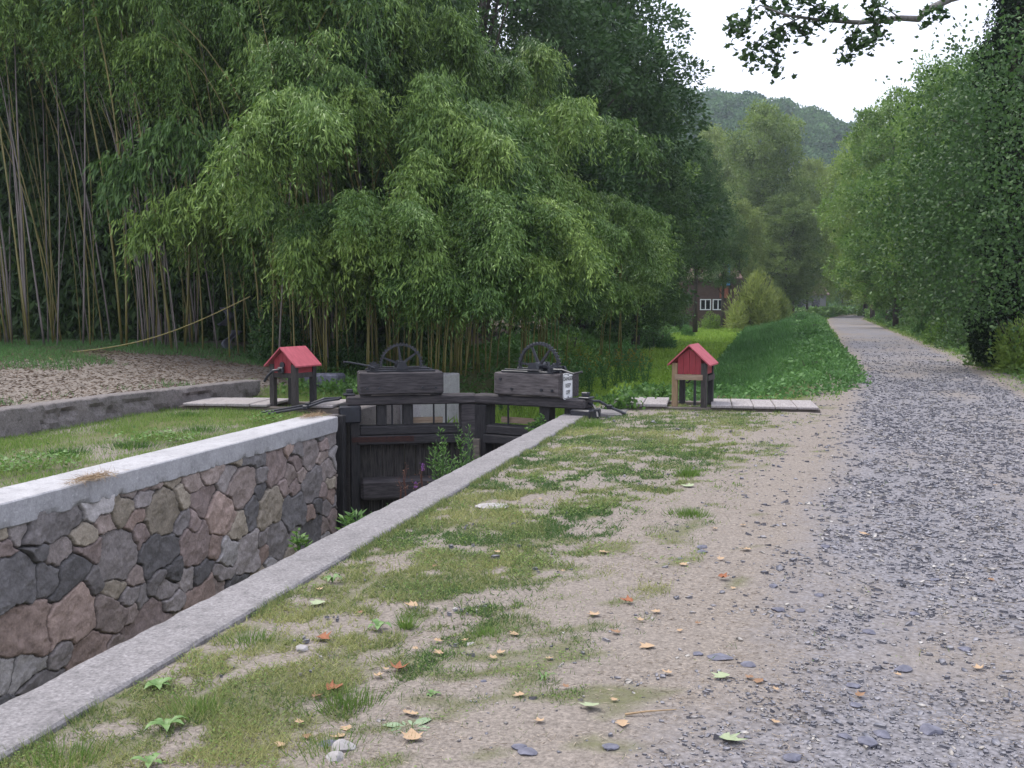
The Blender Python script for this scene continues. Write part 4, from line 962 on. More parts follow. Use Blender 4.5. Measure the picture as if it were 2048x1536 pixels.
# ivy tree near right with long branch
iv = empty('ivy_covered_tree', (0, 0, 0), 0, 'big dark ivy covered tree at the right with a long branch across the sky', 'tree')
base = dp(2030, 700, 26); iv.location = (base.x, base.y, 0)
o0 = Vector((base.x, base.y, 0))
tr = MB(); tr.tube([(0, 0, -.3), (.0, .1, 3), (-.1, 0, 6), (-.15, 0, 9), (.0, 0, 12)], [.42, .34, .30, .27, .2], 12); tr.build('trunk', M['bark'], iv, True)
n = 80000; z = rng.uniform(.2, 11.5, n); az = rng.uniform(0, 6.28, n); r_ = (.42 + 1.15 * fbm(az * 1.6, z * .7, 3, 8) * (0.6 + .5 * np.sin(z * .9 + 1) ** 2)) * rng.random(n) ** .35
P = np.stack([np.cos(az) * r_, np.sin(az) * r_, z], -1); Dv = np.stack([np.cos(az), np.sin(az), np.full(n, -.8)], -1) + rng.normal(0, .5, (n, 3))
link('ivy', leaves('ivy_leaves', P, Dv, rng.uniform(.05, .09, n), rng.uniform(.04, .07, n), rng.uniform(0, .8, n)), M['lf_ivy'], iv)
bp = [dp(1985, -25, 25.6), dp(1900, -2, 24.5), dp(1850, 22, 24), dp(1838, 38, 23.5), dp(1800, 36, 23.2), dp(1720, 45, 22.5), dp(1640, 40, 22), dp(1570, 30, 21.5), dp(1520, 10, 21)]
MB().tube([p - o0 for p in bp], [.10, .085, .075, .07, .06, .05, .035, .025, .012], 8).build('long_branch', M['syc_bark'], iv, True)
tw = MB(); centers = []
for (a, b2) in [((1720, 45), (1690, 112)), ((1760, 38), (1745, 75)), ((1700, 42), (1655, 28)), ((1640, 40), (1560, 72)), ((1560, 70), (1553, 140)), ((1570, 30), (1530, 12)), ((1600, 36), (1490, 100)), ((1560, 72), (1500, 118)), ((1520, 10), (1478, 60)), ((1838, 38), (1880, 18)), ((1660, 40), (1610, -5)), ((1740, 40), (1760, -10)), ((1560, 25), (1610, 70)), ((1800, 36), (1740, 10)), ((1480, 60), (1462, 48)), ((1640, 20), (1560, -10)), ((1700, 70), (1740, 90))]:
    A = dp(a[0], a[1], 22.2) - o0; Bq = dp(b2[0], b2[1], 21.8 + random.uniform(-.5, .5)) - o0; mid = (A + Bq) / 2 + Vector((0, 0, .08)); tw.tube([A, mid, Bq], [.018, .012, .005], 5)
    for s in (.25, .45, .6, .75, .88, 1.0, 1.0): centers.append(A.lerp(Bq, s))
tw.build('twig', M['syc_bark'], iv)
# lobed leaves
lobe = [(0, 0), (.28, .02), (.5, .22), (.36, .32), (.62, .62), (.34, .58), (.22, .66), (.0, 1.05), (-.22, .66), (-.34, .58), (-.62, .62), (-.36, .32), (-.5, .22), (-.28, .02)]
LV = []; LF = []; LT = []
for c in centers:
    for q in range(random.randint(6, 11)):
        p = c + Vector((random.gauss(0, .12), random.gauss(0, .12), random.gauss(-.04, .11))); sz_ = random.uniform(.085, .16)
        e = Euler((R(random.uniform(100, 230)), R(random.uniform(-40, 40)), random.uniform(0, 6.28))).to_matrix()
        b0 = len(LV)
        for x, y in lobe: LV.append(tuple(p + e @ Vector((x * sz_, y * sz_, -abs(x) * sz_ * .25))))
        LF.append(list(range(b0, b0 + 14))); LT += [random.random()] * 14
me = bpy.data.meshes.new('branch_leaves'); me.from_pydata(LV, [], LF); at = me.attributes.new('tint', 'FLOAT', 'POINT'); at.data.foreach_set('value', LT)
link('branch_leaves', me, M['lf_syc'], iv)
# a few looser dark leaf sprays in front of the ivy
P = []; 
for (px, py, D) in [(2030, 90, 22), (1930, 330, 24), (1880, 410, 25), (1860, 520, 25), (1990, 250, 24), (2040, 380, 22), (1960, 420, 24), (2010, 540, 23), (1955, 170, 25), (1925, 240, 25), (1915, 330, 25), (1890, 470, 25), (2040, 200, 22), (1840, 440, 26), (1960, 600, 24), (2040, 470, 23), (1900, 590, 26)]:
    c = np.array(dp(px, py, D) - o0); k_ = 900
    P.append(c + rng.normal(0, 1, (k_, 3)) * np.array([.75, .6, .45]))
P = np.concatenate(P); n = len(P)
link('crown', leaves('loose_leaves', P, rng.normal(0, .8, (n, 3)) + np.array([0, 0, -.4]), rng.uniform(.07, .13, n), rng.uniform(.05, .09, n), rng.uniform(.1, 1, n)), M['lf_dark'], iv)
for (a, b2, D) in [((2010, 380), (1860, 430), 25.5), ((2010, 560), (1890, 560), 25.5), ((2010, 300), (1900, 240), 25.5)]:
    MB().tube([Vector((0, 0, dp(a[0], a[1], 26).z)), (dp(*a, 26) - o0 + dp(*b2, D) - o0) / 2 + Vector((0, 0, .2)), dp(*b2, D) - o0], [.07, .045, .012], 6).build('limb', M['bark'], iv)

# shrubs
SA = shrub_variant('shrub', 5200, 2.2, 1.6, .11, .06, M['lf_mid'], 31)
SD = shrub_variant('shrub', 5200, 2.0, 1.4, .10, .06, M['lf_dark'], 32)
SB = shrub_variant('shrub', 5600, 1.8, 1.2, .09, .055, M['lf_bank'], 33)
SY = shrub_variant('shrub', 5600, 2.0, 2.6, .20, .035, M['lf_yel'], 34, spiky=1.2)
SW = shrub_variant('shrub', 5200, 1.4, 1.0, .12, .012, M['lf_bank'], 35, spiky=1.5)
def ps(v, px, base_y, z, s, label, group=None, sz=None, D=None):
    p = gp(px, base_y, z); zz = float(ground_z(p.x, p.y)); return put(v, p.x, p.y, zz - .05, random.uniform(0, 6.28), s, label, 'shrub', group, sz)
ps(SD, 560, 745, .15, .75, 'dark green shrub behind the far paddle house at the foot of the bamboo', sz=1.0)
ps(SD, 535, 720, .3, .5, 'small leafy bush left of the far paddle house')
ps(SD, 700, 730, .3, .6, 'leafy bush at the grove edge between far paddle house and left gear wheel', sz=.7)
ps(SD, 650, 735, .25, .45, 'little weedy bush under the bamboo behind the far paddle house roof', sz=.4)
# left canal bank shrubs
for k, (px, by, s, v, lb) in enumerate([(1250, 720, 1.0, SB, 'shrub under the right end of the bamboo'), (1140, 735, .8, SA, 'leafy shrub behind the right gear timber'),
        (1310, 690, 1.2, SB, 'bright bush low on the left canal bank at the bend'), (1375, 668, 1.2, SW, 'grassy grey green bush on the left canal bank'), (1420, 655, 1.3, SA, 'bush below the white window of the brown house'), (1440, 648, 1.2, SB, 'bright bush right of the white window'),
        (1490, 640, 1.5, SA, 'bush at the foot of the feathery yellow shrub'), (1345, 660, 1.5, SD, 'dark bush between the canal trees and white window')]):
    p = gp(px, by, -.5); put(v, p.x, p.y, float(ground_z(p.x, p.y)) - .1, random.uniform(0, 6), s, lb, 'shrub')
q = dp(1502, 640, 80); put(SY, q.x, q.y, -.4, 1.0, 2.3, 'tall feathery yellow green shrub in front of the distant house', 'shrub', None, 1.9)
q = dp(1545, 640, 82); put(SY, q.x, q.y, -.4, 2.0, 1.5, 'second smaller feathery yellow shrub right of the tall one', 'shrub', None, 1.4)
# right verge undergrowth
for k, (px, by, s, v, lb) in enumerate([(1770, 645, 1.0, SB, 'bright rounded bush at the far right verge'), (1815, 650, 1.5, SD, 'dark bush behind the bright rounded one on the right verge'), (1850, 672, .9, SB, 'low bright bush halfway along the right verge'), (1900, 690, 1.0, SA, 'mid green bush below the ivy covered tree'), (1950, 700, 1.2, SD, 'dark bush at the foot of the ivy covered tree'),
        (2010, 735, 1.1, SD, 'dark leafy bush at the right picture edge'), (2050, 745, 1.0, SA, 'green bush cut off by the right picture edge'), (1870, 640, 2.0, SD, 'tall dark bush behind the right verge'), (1740, 632, 1.6, SA, 'bush where the towpath bends right'), (1930, 660, 2.2, SD, 'tall dark bush behind the ivy covered trunk'), (1985, 690, 1.5, SD, 'dark bush between trunk and verge'), (1610, 622, 1.8, SA, 'bush beyond the end of the canal'), (1680, 618, 2.2, SD, 'dark bush across the end of the towpath'), (1645, 617, 3.2, SA, 'big bush in front of the pale far house')]):
    ps(v, px, by, 0, s, lb)
for px, py_, s_, v, lb in [(1475, 745, .55, SB, 'leafy clump low on the right canal bank behind the nearer paddle house'), (1500, 715, .7, SW, 'wispy grey green clump halfway up the right canal bank'), (1555, 745, .5, SB, 'bright leafy clump near the boardwalk end on the right bank'), (1580, 690, .8, SW, 'wispy clump on the crest of the right canal bank'), (1620, 680, .7, SB, 'leafy clump beside the left edge of the far towpath'), (1540, 672, 1.0, SW, 'tall wispy clump farther along the right canal bank'), (1600, 655, 1.0, SB, 'leafy clump far along the right canal bank'), (1620, 765, .45, SB, 'low bright clump right behind the boardwalk planks')]:
    q = gp(px, py_, -.2); put(v, q.x, q.y, float(ground_z(q.x, q.y)) - .05, random.uniform(0, 6), s_, lb, 'shrub')
for v in (SA, SD, SB, SY, SW, TA, TB, TD, TE, TY): assert v.name in first

# leafy ground covers
def cover(name, n, x0, x1, y0, y1, dens_, hmax, L, W, mat, label, hn=1.2, up_=.4, tb=.5):
    X, Y, Z = area_pts(n, x0, x1, y0, y1, dens_); k = len(X)
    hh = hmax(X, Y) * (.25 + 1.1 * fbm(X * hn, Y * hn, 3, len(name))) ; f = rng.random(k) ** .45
    D = camdist(X, Y); sc = np.clip(D / 22, 1, 3.0)
    P = np.stack([X + rng.normal(0, .03, k), Y, Z + hh * f], -1); Dv = np.stack([rng.normal(0, .8, k), rng.normal(0, .8, k), rng.normal(up_, .4, k)], -1)
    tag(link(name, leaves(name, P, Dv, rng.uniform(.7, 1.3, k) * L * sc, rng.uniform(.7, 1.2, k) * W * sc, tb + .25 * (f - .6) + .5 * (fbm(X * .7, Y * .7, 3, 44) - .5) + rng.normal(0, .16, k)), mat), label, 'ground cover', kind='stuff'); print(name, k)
cover('bank_weeds', 240000, -2.9, 6, 17.6, 130, lambda X, Y: (X > bed_r(Y) - .2) * (X < bank_top(Y) + .25 + .4 * fbm(X, Y, 2, 2)) * np.clip(26 / Y, .12, 1) * sst(-.1, .3, bank_top(Y) + .5 - X), lambda X, Y: (.28 + .34 * fbm(X * .5, Y * .45, 2, 61)) * sst(.0, .9, bank_top(Y) + .5 - X) * sst(17.5, 20.5, Y), .085, .06, M['lf_bank'], 'dense leafy weeds covering the bank between canal and towpath')
cover('bank_grass', 130000, -2.9, 3, 20, 110, lambda X, Y: (X > bed_r(Y) + .1) * (X < (bed_r(Y) + bank_top(Y)) / 2 + .5) * np.clip(30 / Y, .15, 1), lambda X, Y: np.full(np.shape(X), .46), .18, .016, M['lf_bank'], 'tall feathery grasses along the right edge of the canal bed', up_=1.6, tb=.25)
cover('canal_plants', 120000, -8, -1.8, 17.3, 110, lambda X, Y: (X > bed_l(Y) - .4) * (X < bed_r(Y) + .3) * np.clip(30 / Y, .2, 1), lambda X, Y: .16 + .0 * X, .10, .03, M['lf_canal'], 'bright yellow green water plants covering the drained canal bed', up_=.9, tb=.55)
cover('left_bank_weeds', 150000, -11, -4.5, 18.5, 110, lambda X, Y: (X < bed_l(Y) - .1) * (X > bed_l(Y) - 3.4) * np.clip(28 / Y, .15, 1), lambda X, Y: .42 * sst(19, 24, Y) + .12, .11, .045, M['lf_weed'], 'weeds and brush covering the left canal bank', up_=.5, tb=.55)
cover('verge_plants', 120000, 4, 14, 18, 120, lambda X, Y: (X > interp(Y, PY, PR) + .35) * np.clip(26 / Y, .12, 1) * (X < interp(Y, PY, PR) + 5), lambda X, Y: .45 * sst(.2, 1.6, X - interp(Y, PY, PR)) + .03, .09, .055, M['lf_weed'], 'bright green low plants along the right verge of the towpath', tb=.4)
cover('verge_grass', 90000, -.5, 8, 17.8, 110, lambda X, Y: ((X > interp(Y, PY, PR) - .1) * (X < interp(Y, PY, PR) + .9) + (X < interp(Y, PY, PL) + .1) * (X > bank_top(Y) - .1)) * np.clip(26 / Y, .15, 1) * .9, lambda X, Y: .05 + 0 * X, .05, .014, M['lf_lawn'], 'short grass fringe along both edges of the far towpath', up_=1.)
cover('canal_end_green', 60000, -8, 30, 110, 160, lambda X, Y: ((X < interp(Y, PY, PL) - .2) | (X > interp(Y, PY, PR) + .2)) * .8, lambda X, Y: .8 + 0 * X, .16, .08, M['lf_weed'], 'green growth beyond the far end of the canal', tb=.4)
# goldenrod flowers
gl = []
for (px, by) in [(1120, 660), (1150, 668), (1180, 640), (1210, 660), (1245, 680), (1260, 665), (1290, 690), (1230, 640), (1270, 640)]:
    p = dp(px, by, 27 + random.uniform(0, 3)); gl.append((p.x, p.y, p.z))
def flower_variant(h, mat, seed, leafm, L=.02, spike=.25):
    rg = np.random.default_rng(seed); root = empty('flowering_weed'); st_ = MB(); P = []; PL_ = []
    for k in range(7):
        a = rg.uniform(0, 6.28); tp = np.array([math.cos(a) * .18 * h, math.sin(a) * .18 * h, h * rg.uniform(.75, 1.0)]); st_.tube([(0, 0, 0), tuple(tp * .5 + np.array([0, 0, .05])), tuple(tp)], [.006, .005, .003], 5)
        P.append(tp + rg.normal(0, 1, (12, 3)) * np.array([.035, .035, spike * .3])); s = rg.random((60, 1)); PL_.append(tp * s + rg.normal(0, .04, (60, 3)))
    st_.build('stem', leafm, root); P = np.concatenate(P); PL_ = np.concatenate(PL_)
    link('flower', leaves('petals', P, rg.normal(size=P.shape), L * 1.5, L, rg.random(len(P))), mat, root)
    link('foliage', leaves('weed_lf', PL_, rg.normal(0, .6, PL_.shape) + np.array([0, 0, .4]), .08, .022, rg.random(len(PL_)) * .7), leafm, root); return root
GV = flower_variant(1.0, M['lf_gold'], 41, M['lf_bank'], .028)
for k, (x, y, z) in enumerate(gl):
    zz = float(ground_z(x, y)); hh = min(1.15, max(.7, z - zz)); put(GV, x, y, zz - .03, k, 1, 'yellow flowering goldenrod on the left canal bank', 'flower', 'goldenrods on the left canal bank', sz=hh)

# plants in the lock chamber ------------------------------------------------
def tall_weed(name, base, tips, label, lm, nl=40, L=.05, W=.012, spiky=.9, flower=None, cat='weed'):
    o = empty(name, base, 0, label, cat); st_ = MB(); b0 = Vector(base); P = []; D = []; FP = []
    for tp in tips:
        tp = Vector(tp) - b0; mid = tp * .5 + Vector((random.uniform(-.03, .03), random.uniform(-.03, .03), .03)); st_.tube([(0, 0, 0), mid, tp], [.007, .005, .002], 5)
        for k in range(nl):
            s = random.random() ** .8; p = (mid * (2 * s) if s < .5 else mid.lerp(tp, 2 * s - 1)); sp = .10 * (1 - s) + .02
            a = random.uniform(0, 6.28); q = p + Vector((math.cos(a), math.sin(a), .6)) * random.uniform(0, sp); P.append(q); D.append(Vector((math.cos(a), math.sin(a), spiky)))
        if flower:
            for k in range(20): FP.append(mid.lerp(tp, random.uniform(.6, 1)) + Vector((random.gauss(0, .007), random.gauss(0, .007), 0)))
    st_.build('stem', lm, o); P = np.array(P); D = np.array(D) + rng.normal(0, .25, (len(P), 3))
    link('foliage', leaves(name + '_lf', P, D, rng.uniform(.6, 1.2, len(P)) * L, W, rng.random(len(P))), lm, o)
    if flower: FP = np.array(FP); link('flower', leaves('fl', FP, rng.normal(size=FP.shape), .018, .014, rng.random(len(FP))), flower, o)
    return o
def W_(px, py, X):   # world point on the plane x=X
    u = (px - 1024) / F; v = -(py - 768) / F; d = CP + v * SP; w = -SP + v * CP
    dx = u * CT - d * ST; dy = u * ST + d * CT; t = X / dx; return Vector((X, dy * t, EYE + w * t))
tall_weed('tall_weed', W_(885, 985, -3.35), [W_(x, y, -3.35 + random.uniform(-.1, .05)) for x, y in ((880, 860), (872, 885), (862, 895), (895, 905), (905, 920), (860, 920), (912, 935), (890, 880))], 'wispy green weed rising above the coping before the left gate leaf', M['lf_weed'], 55)
tall_weed('tall_weed', W_(932, 965, -3.35), [W_(x, y, -3.35 + random.uniform(-.1, .05)) for x, y in ((915, 852), (922, 880), (938, 850), (940, 880), (965, 915), (928, 905), (915, 925))], 'wispy green weed before the meeting posts of the gates', M['lf_weed'], 50)
tall_weed('bushy_weed', W_(1080, 880, -3.3), [W_(x, y, -3.35 + random.uniform(-.1, .05)) for x, y in ((1085, 828), (1100, 822), (1062, 845), (1110, 835), (1055, 858), (1095, 838), (1072, 838))], 'broad leaved weed growing over the coping edge before the right gate leaf', M['lf_weed'], 40, .055, .04, .3)
tall_weed('leafy_sprig', W_(705, 1085, -3.45), [W_(x, y, -3.45) for x, y in ((690, 1040), (700, 1028), (715, 1030), (725, 1042), (695, 1050), (712, 1045))], 'bright green sprig at the coping edge below the end of the stone wall', M['lf_weed'], 22, .09, .025, .6)
tall_weed('leafy_sprig', W_(598, 1110, -3.5), [W_(x, y, -3.5) for x, y in ((592, 1062), (600, 1075), (612, 1088), (590, 1085))], 'small green sprig in front of the lower stone wall', M['lf_weed'], 22, .05, .025, .5)
tall_weed('trailing_stem', W_(722, 1070, -3.3), [W_(775, 1010, -3.3), W_(758, 1030, -3.3), W_(745, 1025, -3.35)], 'thin trailing green stem along the coping edge below the left gate', M['lf_weed'], 14, .04, .02, .3)
for (bx_, by_, tx, ty, fl) in ((800, 1010, 797, 957, 0), (813, 1000, 813, 928, 0), (833, 990, 832, 965, 1), (846, 985, 846, 926, 1)):
    tall_weed('loosestrife', W_(bx_, by_, -3.6), [W_(tx, ty, -3.6), W_(tx + 1, ty + 8, -3.58)], ('purple flowered loosestrife spike, the %s one, before the lower gate rail' % ('short' if tx == 832 else 'tall')) if fl else ('rusty brown seed stalk, the %s one, before the lower gate rail' % ('shorter' if tx == 797 else 'taller')), M['lf_reed'], 16, .02, .01, .9, M['lf_purple'] if fl else None, 'flower' if fl else 'seed stalk')
# low plants around gate and pads
X = np.concatenate([rng.normal(-2.0, .35, 500), rng.normal(-2.35, .15, 300), rng.normal(-6.9, .3, 300), rng.uniform(-8.6, -6.9, 900)]); Y = np.concatenate([rng.normal(17.6, .2, 500), rng.normal(15.95, .1, 300), rng.normal(17.5, .5, 300), rng.uniform(16.8, 19, 900)])
tag(link('leafy_weeds', leaves('pad_weeds', np.stack([X, Y, ground_z(X, Y) + rng.uniform(.0, .22, len(X))], -1), rng.normal(0, .7, (len(X), 3)) + np.array([0, 0, .3]), .085, .06, rng.random(len(X))), M['lf_weed']), 'scattered leafy weeds around the gate pads', 'ground cover', kind='stuff')
n = 1400; X = rng.uniform(-6.3, -2.9, n); Y = rng.uniform(16.9, 21, n)
tag(link('reeds', leaves('reeds', np.stack([X, Y, -.88 + rng.uniform(0, .3, n)], -1), rng.normal(0, .35, (n, 3)) + np.array([0, 0, 1.]), .25, .03, rng.random(n)), M['lf_canal']), 'green water plants right behind the gates', 'ground cover', kind='stuff')

# straw tufts on white coping
def straw(px, py, z, n, w, label, X=None):
    p = gp(px, py, z); o = empty('straw_clump', p, 0, label, 'straw')
    P = rng.normal(0, 1, (n, 3)) * np.array([w * .35, w, .012]); P[:, 2] = np.abs(P[:, 2]) + .004; D = rng.normal(0, 1, (n, 3)) * np.array([1, 1, .3])
    link('stalks', blades('straw', P, D, rng.uniform(.05, .13, n), .004, rng.random(n)), leafmat('straw_' + str(n), (.20, .13, .08), (.48, .36, .22), .1, .1, .8, .2), o)
straw(185, 957, .02, 700, .14, 'clump of dry straw draped over the near part of the white coping')
straw(625, 832, .02, 500, .16, 'brown dry leaves and straw on the end of the white coping by the gate')

# ------------------------------------------------------------------ fallen leaves, stones, rosettes
def leaf_thing(px, py, sz, mat, label, group=None, curl=.35, rot=None, z=None):
    p = gp(px, py, 0); zz = float(ground_z(p.x, p.y)) + (.018 if p.x > interp(p.y, PY, PL) - .8 else .01) if z is None else z
    mb = MB(); k = random.uniform(-1, 1); vs = [(0, sz * .35, 0)]
    for x, y in lobe:
        xx = (x + random.uniform(-.05, .05)) * sz; yy_ = (y + random.uniform(-.05, .05)) * sz; c = (abs(xx) / sz) ** 1.6 * curl * sz * 1.2 + (abs(yy_ - sz*.4) / sz) ** 2 * curl * sz * .9 * (1 + k * .5)
        vs.append((xx * (1 - .25 * curl), yy_, c))
    n_ = len(lobe); mb.add(vs, [[0, 1 + i, 1 + (i + 1) % n_] for i in range(n_)])
    o = mb.build('fallen_leaf', mat); o.location = (p.x, p.y, zz + .004); o.rotation_euler = (random.uniform(-.15, .15), random.uniform(-.15, .15), random.uniform(0, 6.28) if rot is None else rot)
    me = o.data; me.polygons.foreach_set('use_smooth', [True] * len(me.polygons))
    tag(o, label, 'leaf', group); return o
big = [(835, 1212, .075, 'leaf_tan', 'curled pale tan leaf in the turf in the middle foreground'), (637, 1275, .085, 'leaf_red', 'crumpled rusty leaf in the grass just right of the coping'), (793, 1348, .085, 'leaf_red', 'curled dark rust leaf right of the bare soil patch'),
       (655, 1388, .08, 'leaf_red', 'folded rust brown leaf beside the grassy tuft'), (628, 1400, .05, 'leaf_brown', 'small dark crumpled leaf left of the folded rust leaf'), (885, 1308, .05, 'leaf_tan', 'small orange tan leaf above the dark rust leaf'), (1305, 1298, .075, 'leaf_tan', 'orange tan leaf at the left edge of the gravel'),
       (1198, 1110, .07, 'leaf_tan', 'pale pink tan leaf on the thin turf'), (1500, 1107, .075, 'leaf_tan', 'pale tan leaf at the gravel edge farther off'), (1193, 1235, .07, 'leaf_tan', 'orange tan leaf on bare soil left of the gravel'), (645, 1196, .09, 'leaf_green', 'pale green lobed leaf in the grass by the coping'),
       (1187, 1424, .08, 'leaf_green', 'pale green torn leaf on the soil'), (1440, 1492, .10, 'leaf_green', 'yellow green lobed leaf on the gravel at the bottom'), (1453, 1363, .08, 'leaf_green', 'pale green leaf among the slate chips'), (1385, 977, .11, 'leaf_green', 'pale grey green leaf on the turf far from the coping'),
       (825, 1497, .08, 'leaf_tan', 'torn tan leaf at the bottom below the broad green weed'), (1035, 1268, .05, 'leaf_tan', 'pair of small tan leaf bits beside the soil'), (1360, 1135, .06, 'leaf_tan', 'tan leaf at the turf edge'), (1735, 1076, .08, 'leaf_tan', 'pale leaf out on the slate gravel'), (1437, 1163, .07, 'leaf_red', 'reddish leaf near the gravel edge'),
       (690, 1483, .06, 'leaf_tan', 'small tan leaf above the two pale stones'), (835, 1440, .05, 'leaf_tan', 'small tan leaf next to the broad green weed'), (1265, 1208, .07, 'leaf_red', 'flat rusty leaf sliver on the soil'), (1320, 1228, .05, 'leaf_tan', 'small tan leaf right of the rusty sliver'), (800, 1245, .045, 'leaf_tan', 'small pale leaf beside the upright green shoots')]
for px, py, s_, m_, lb in big: leaf_thing(px, py, s_, M[m_], lb, curl=.25 if 'green' in m_ or 'tan' in m_ else .6)
for k in range(46):
    px = random.uniform(560, 2000); py = random.uniform(880, 1500)
    p = gp(px, py, 0)
    if p.x < -2.6 or p.x > 3.5: continue
    leaf_thing(px, py, random.uniform(.03, .055), random.choice([M['leaf_tan'], M['leaf_tan'], M['leaf_brown']]), 'small dry leaf scrap strewn over the near ground', 'small dry leaf scraps')
def rock(px, py, r_, mat, label, group=None, flat=.5, z=None, seed=0, sub=3):
    import bmesh
    p = gp(px, py, 0); bm = bmesh.new(); bmesh.ops.create_icosphere(bm, subdivisions=sub, radius=1)
    rg = random.Random(px * 7 + py); pl_ = [(Vector((rg.gauss(0, 1), rg.gauss(0, 1), rg.gauss(0, 1))).normalized(), rg.uniform(.55, .85)) for _ in range(9)]
    for v in bm.verts:
        for nrm, d in pl_:
            e = v.co.dot(nrm) - d
            if e > 0: v.co -= nrm * e
        v.co = Vector((v.co.x * r_ * 1.2, v.co.y * r_, v.co.z * r_ * flat))
    me = bpy.data.meshes.new('rock'); bm.to_mesh(me); bm.free()
    o = link('rock', me, mat); o.location = (p.x, p.y, float(ground_z(p.x, p.y)) + r_ * flat * .35 + (.012 if p.x > interp(p.y, PY, PL) - .6 else 0)); o.rotation_euler = (0, 0, rg.uniform(0, 6)); tag(o, label, 'stone', group); return o
rock(688, 1508, .045, M['stone_pale'], 'larger of the two pale rounded stones at the bottom', flat=.7)
rock(672, 1530, .04, M['stone_pale'], 'smaller pale stone touching the larger one at the bottom edge', flat=.6)
rock(658, 1497, .04, M['stone_dark'], 'flat grey stone left of the pale pair', flat=.3)
rock(603, 1298, .035, M['stone_pale'], 'whitish stone in the turf near the coping', flat=.5)
rock(943, 1287, .035, M['stone_pale'], 'half buried grey pebble in the soil', flat=.35)
rock(985, 1012, .12, M['stone_pale'], 'flat pale rock flush with the soil by the coping', flat=.15)
rock(1440, 1320, .06, M['stone_dark'], 'flat grey rock embedded in the path edge', flat=.12)
for k, (px, py, s_) in enumerate([(1497, 1338, .035), (1805, 1345, .04), (1405, 1097, .04), (1405, 1107, .035), (985, 1337, .018), (968, 1365, .015), (1555, 1223, .035), (1640, 1195, .03), (1600, 1225, .03), (1740, 1268, .035), (1735, 1500, .04), (1860, 1468, .05), (1585, 1530, .035), (1055, 1518, .035), (1040, 1508, .03), (1705, 1380, .03), (1395, 1315, .025), (1690, 1487, .03), (1765, 1480, .035), (1930, 1300, .035), (1220, 1512, .03), (1710, 1420, .03), (1545, 1178, .03), (1830, 1230, .03), (1870, 1160, .03), (1650, 1100, .035), (1780, 1005, .04), (1360, 1120, .02)]):
    rock(px, py, s_, M['stone_dark'], 'larger dark slate piece lying loose on the path', 'larger slate pieces on the path', .35, sub=2)
def rosette(px, py, n_, L, W, mat, label, up_=.45):
    p = gp(px, py, 0); o = empty('weed_rosette', (p.x, p.y, float(ground_z(p.x, p.y))), 0, label, 'weed'); mb = MB()
    for k in range(n_):
        a = 6.28 * k / n_ + random.uniform(-.3, .3); l = L * .78 * random.uniform(.7, 1.15); d = Vector((math.cos(a), math.sin(a), 0)); s = Vector((-d.y, d.x, 0)); w = W * random.uniform(.8, 1.1)
        prof = [(0, .12, 0), (.25, .6, up_ * .32), (.5, 1, up_ * .5), (.75, .8, up_ * .5), (1, .05, up_ * .3)]
        vs = []
        for t, ww_, z in prof: c = d * (l * t) + Vector((0, 0, z * l + .005)); vs += [c - s * w * ww_ / 2 + Vector((0, 0, w * .12 * ww_)), c, c + s * w * ww_ / 2 + Vector((0, 0, w * .12 * ww_))]
        fs = []
        for i in range(4): fs += [[3*i, 3*i+1, 3*i+4, 3*i+3], [3*i+1, 3*i+2, 3*i+5, 3*i+4]]
        mb.add(vs, fs)
    q = mb.build('leaf_ring', mat, o, True); return o
M['rosette'] = simple('rosette_leaf', (.07, .14, .035), (.14, .23, .07), 30, None, .5, .3, .004)
M['rosette_pale'] = simple('rosette_leaf_pale', (.15, .22, .12), (.24, .31, .19), 30, None, .55, .3, .004)
rosette(820, 1462, 6, .16, .045, M['rosette_pale'], 'broad pale green weed with long leaves at the bottom middle', .12)
rosette(757, 1255, 5, .10, .035, M['rosette'], 'green plantain weed with upright leaves in the middle turf', .9)
rosette(315, 1370, 7, .10, .035, M['rosette'], 'broad leaved dandelion rosette against the near coping', .7)
rosette(330, 1455, 7, .10, .03, M['rosette'], 'dandelion rosette below the one at the coping', .7)
rosette(865, 1395, 5, .05, .02, M['rosette'], 'tiny green rosette in thin turf', .8)
rosette(300, 1530, 5, .09, .03, M['rosette'], 'green rosette at the bottom left edge', .7)
rosette(1090, 1365, 4, .07, .012, M['rosette'], 'thin leaved shoot on bare soil', 1.2)
rosette(665, 1160, 5, .08, .03, M['rosette'], 'small upright weed beside the middle of the coping', 1.2)
def tuft(px, py, n_, h_, w_, label, mat=None):
    p = gp(px, py, 0); P = rng.normal(0, 1, (n_, 3)) * np.array([w_, w_, 0]); D = np.stack([P[:, 0] / w_ * .35 + rng.normal(0, .2, n_), P[:, 1] / w_ * .35 + rng.normal(0, .2, n_), np.ones(n_)], -1)
    o = link('grass_tuft', blades('grass_tuft', P, D, rng.uniform(.5, 1, n_) * h_, .0042 if p.y < 8 else .008, rng.uniform(.0, .6, n_)), mat or M['lf_lawn']); o.location = (p.x, p.y, float(ground_z(p.x, p.y))); tag(o, label, 'grass tuft'); return o
tuft(700, 1410, 320, .085, .07, 'lush grass tuft right of the folded rust leaf')
tuft(980, 1268, 200, .06, .035, 'small dense green tuft on bare soil in the middle')
tuft(1380, 1032, 300, .09, .07, 'round dark green tuft on the far turf')
tuft(1378, 952, 260, .12, .05, 'upright green tuft behind the pale grey leaf')
tuft(500, 1275, 240, .065, .06, 'grass tuft hugging the coping edge')
tuft(120, 1520, 300, .08, .09, 'grass tuft in the lower left corner')
tuft(660, 1510, 200, .07, .06, 'grass tuft beside the pale stones')
tuft(815, 1250, 120, .12, .02, 'thin upright grass shoots beside the plantain')
tuft(395, 1420, 240, .07, .06, 'grass tuft between the rosettes and the coping')
tuft(1185, 850, 380, .13, .10, 'grass tuft at the corner where the coping meets the pad')
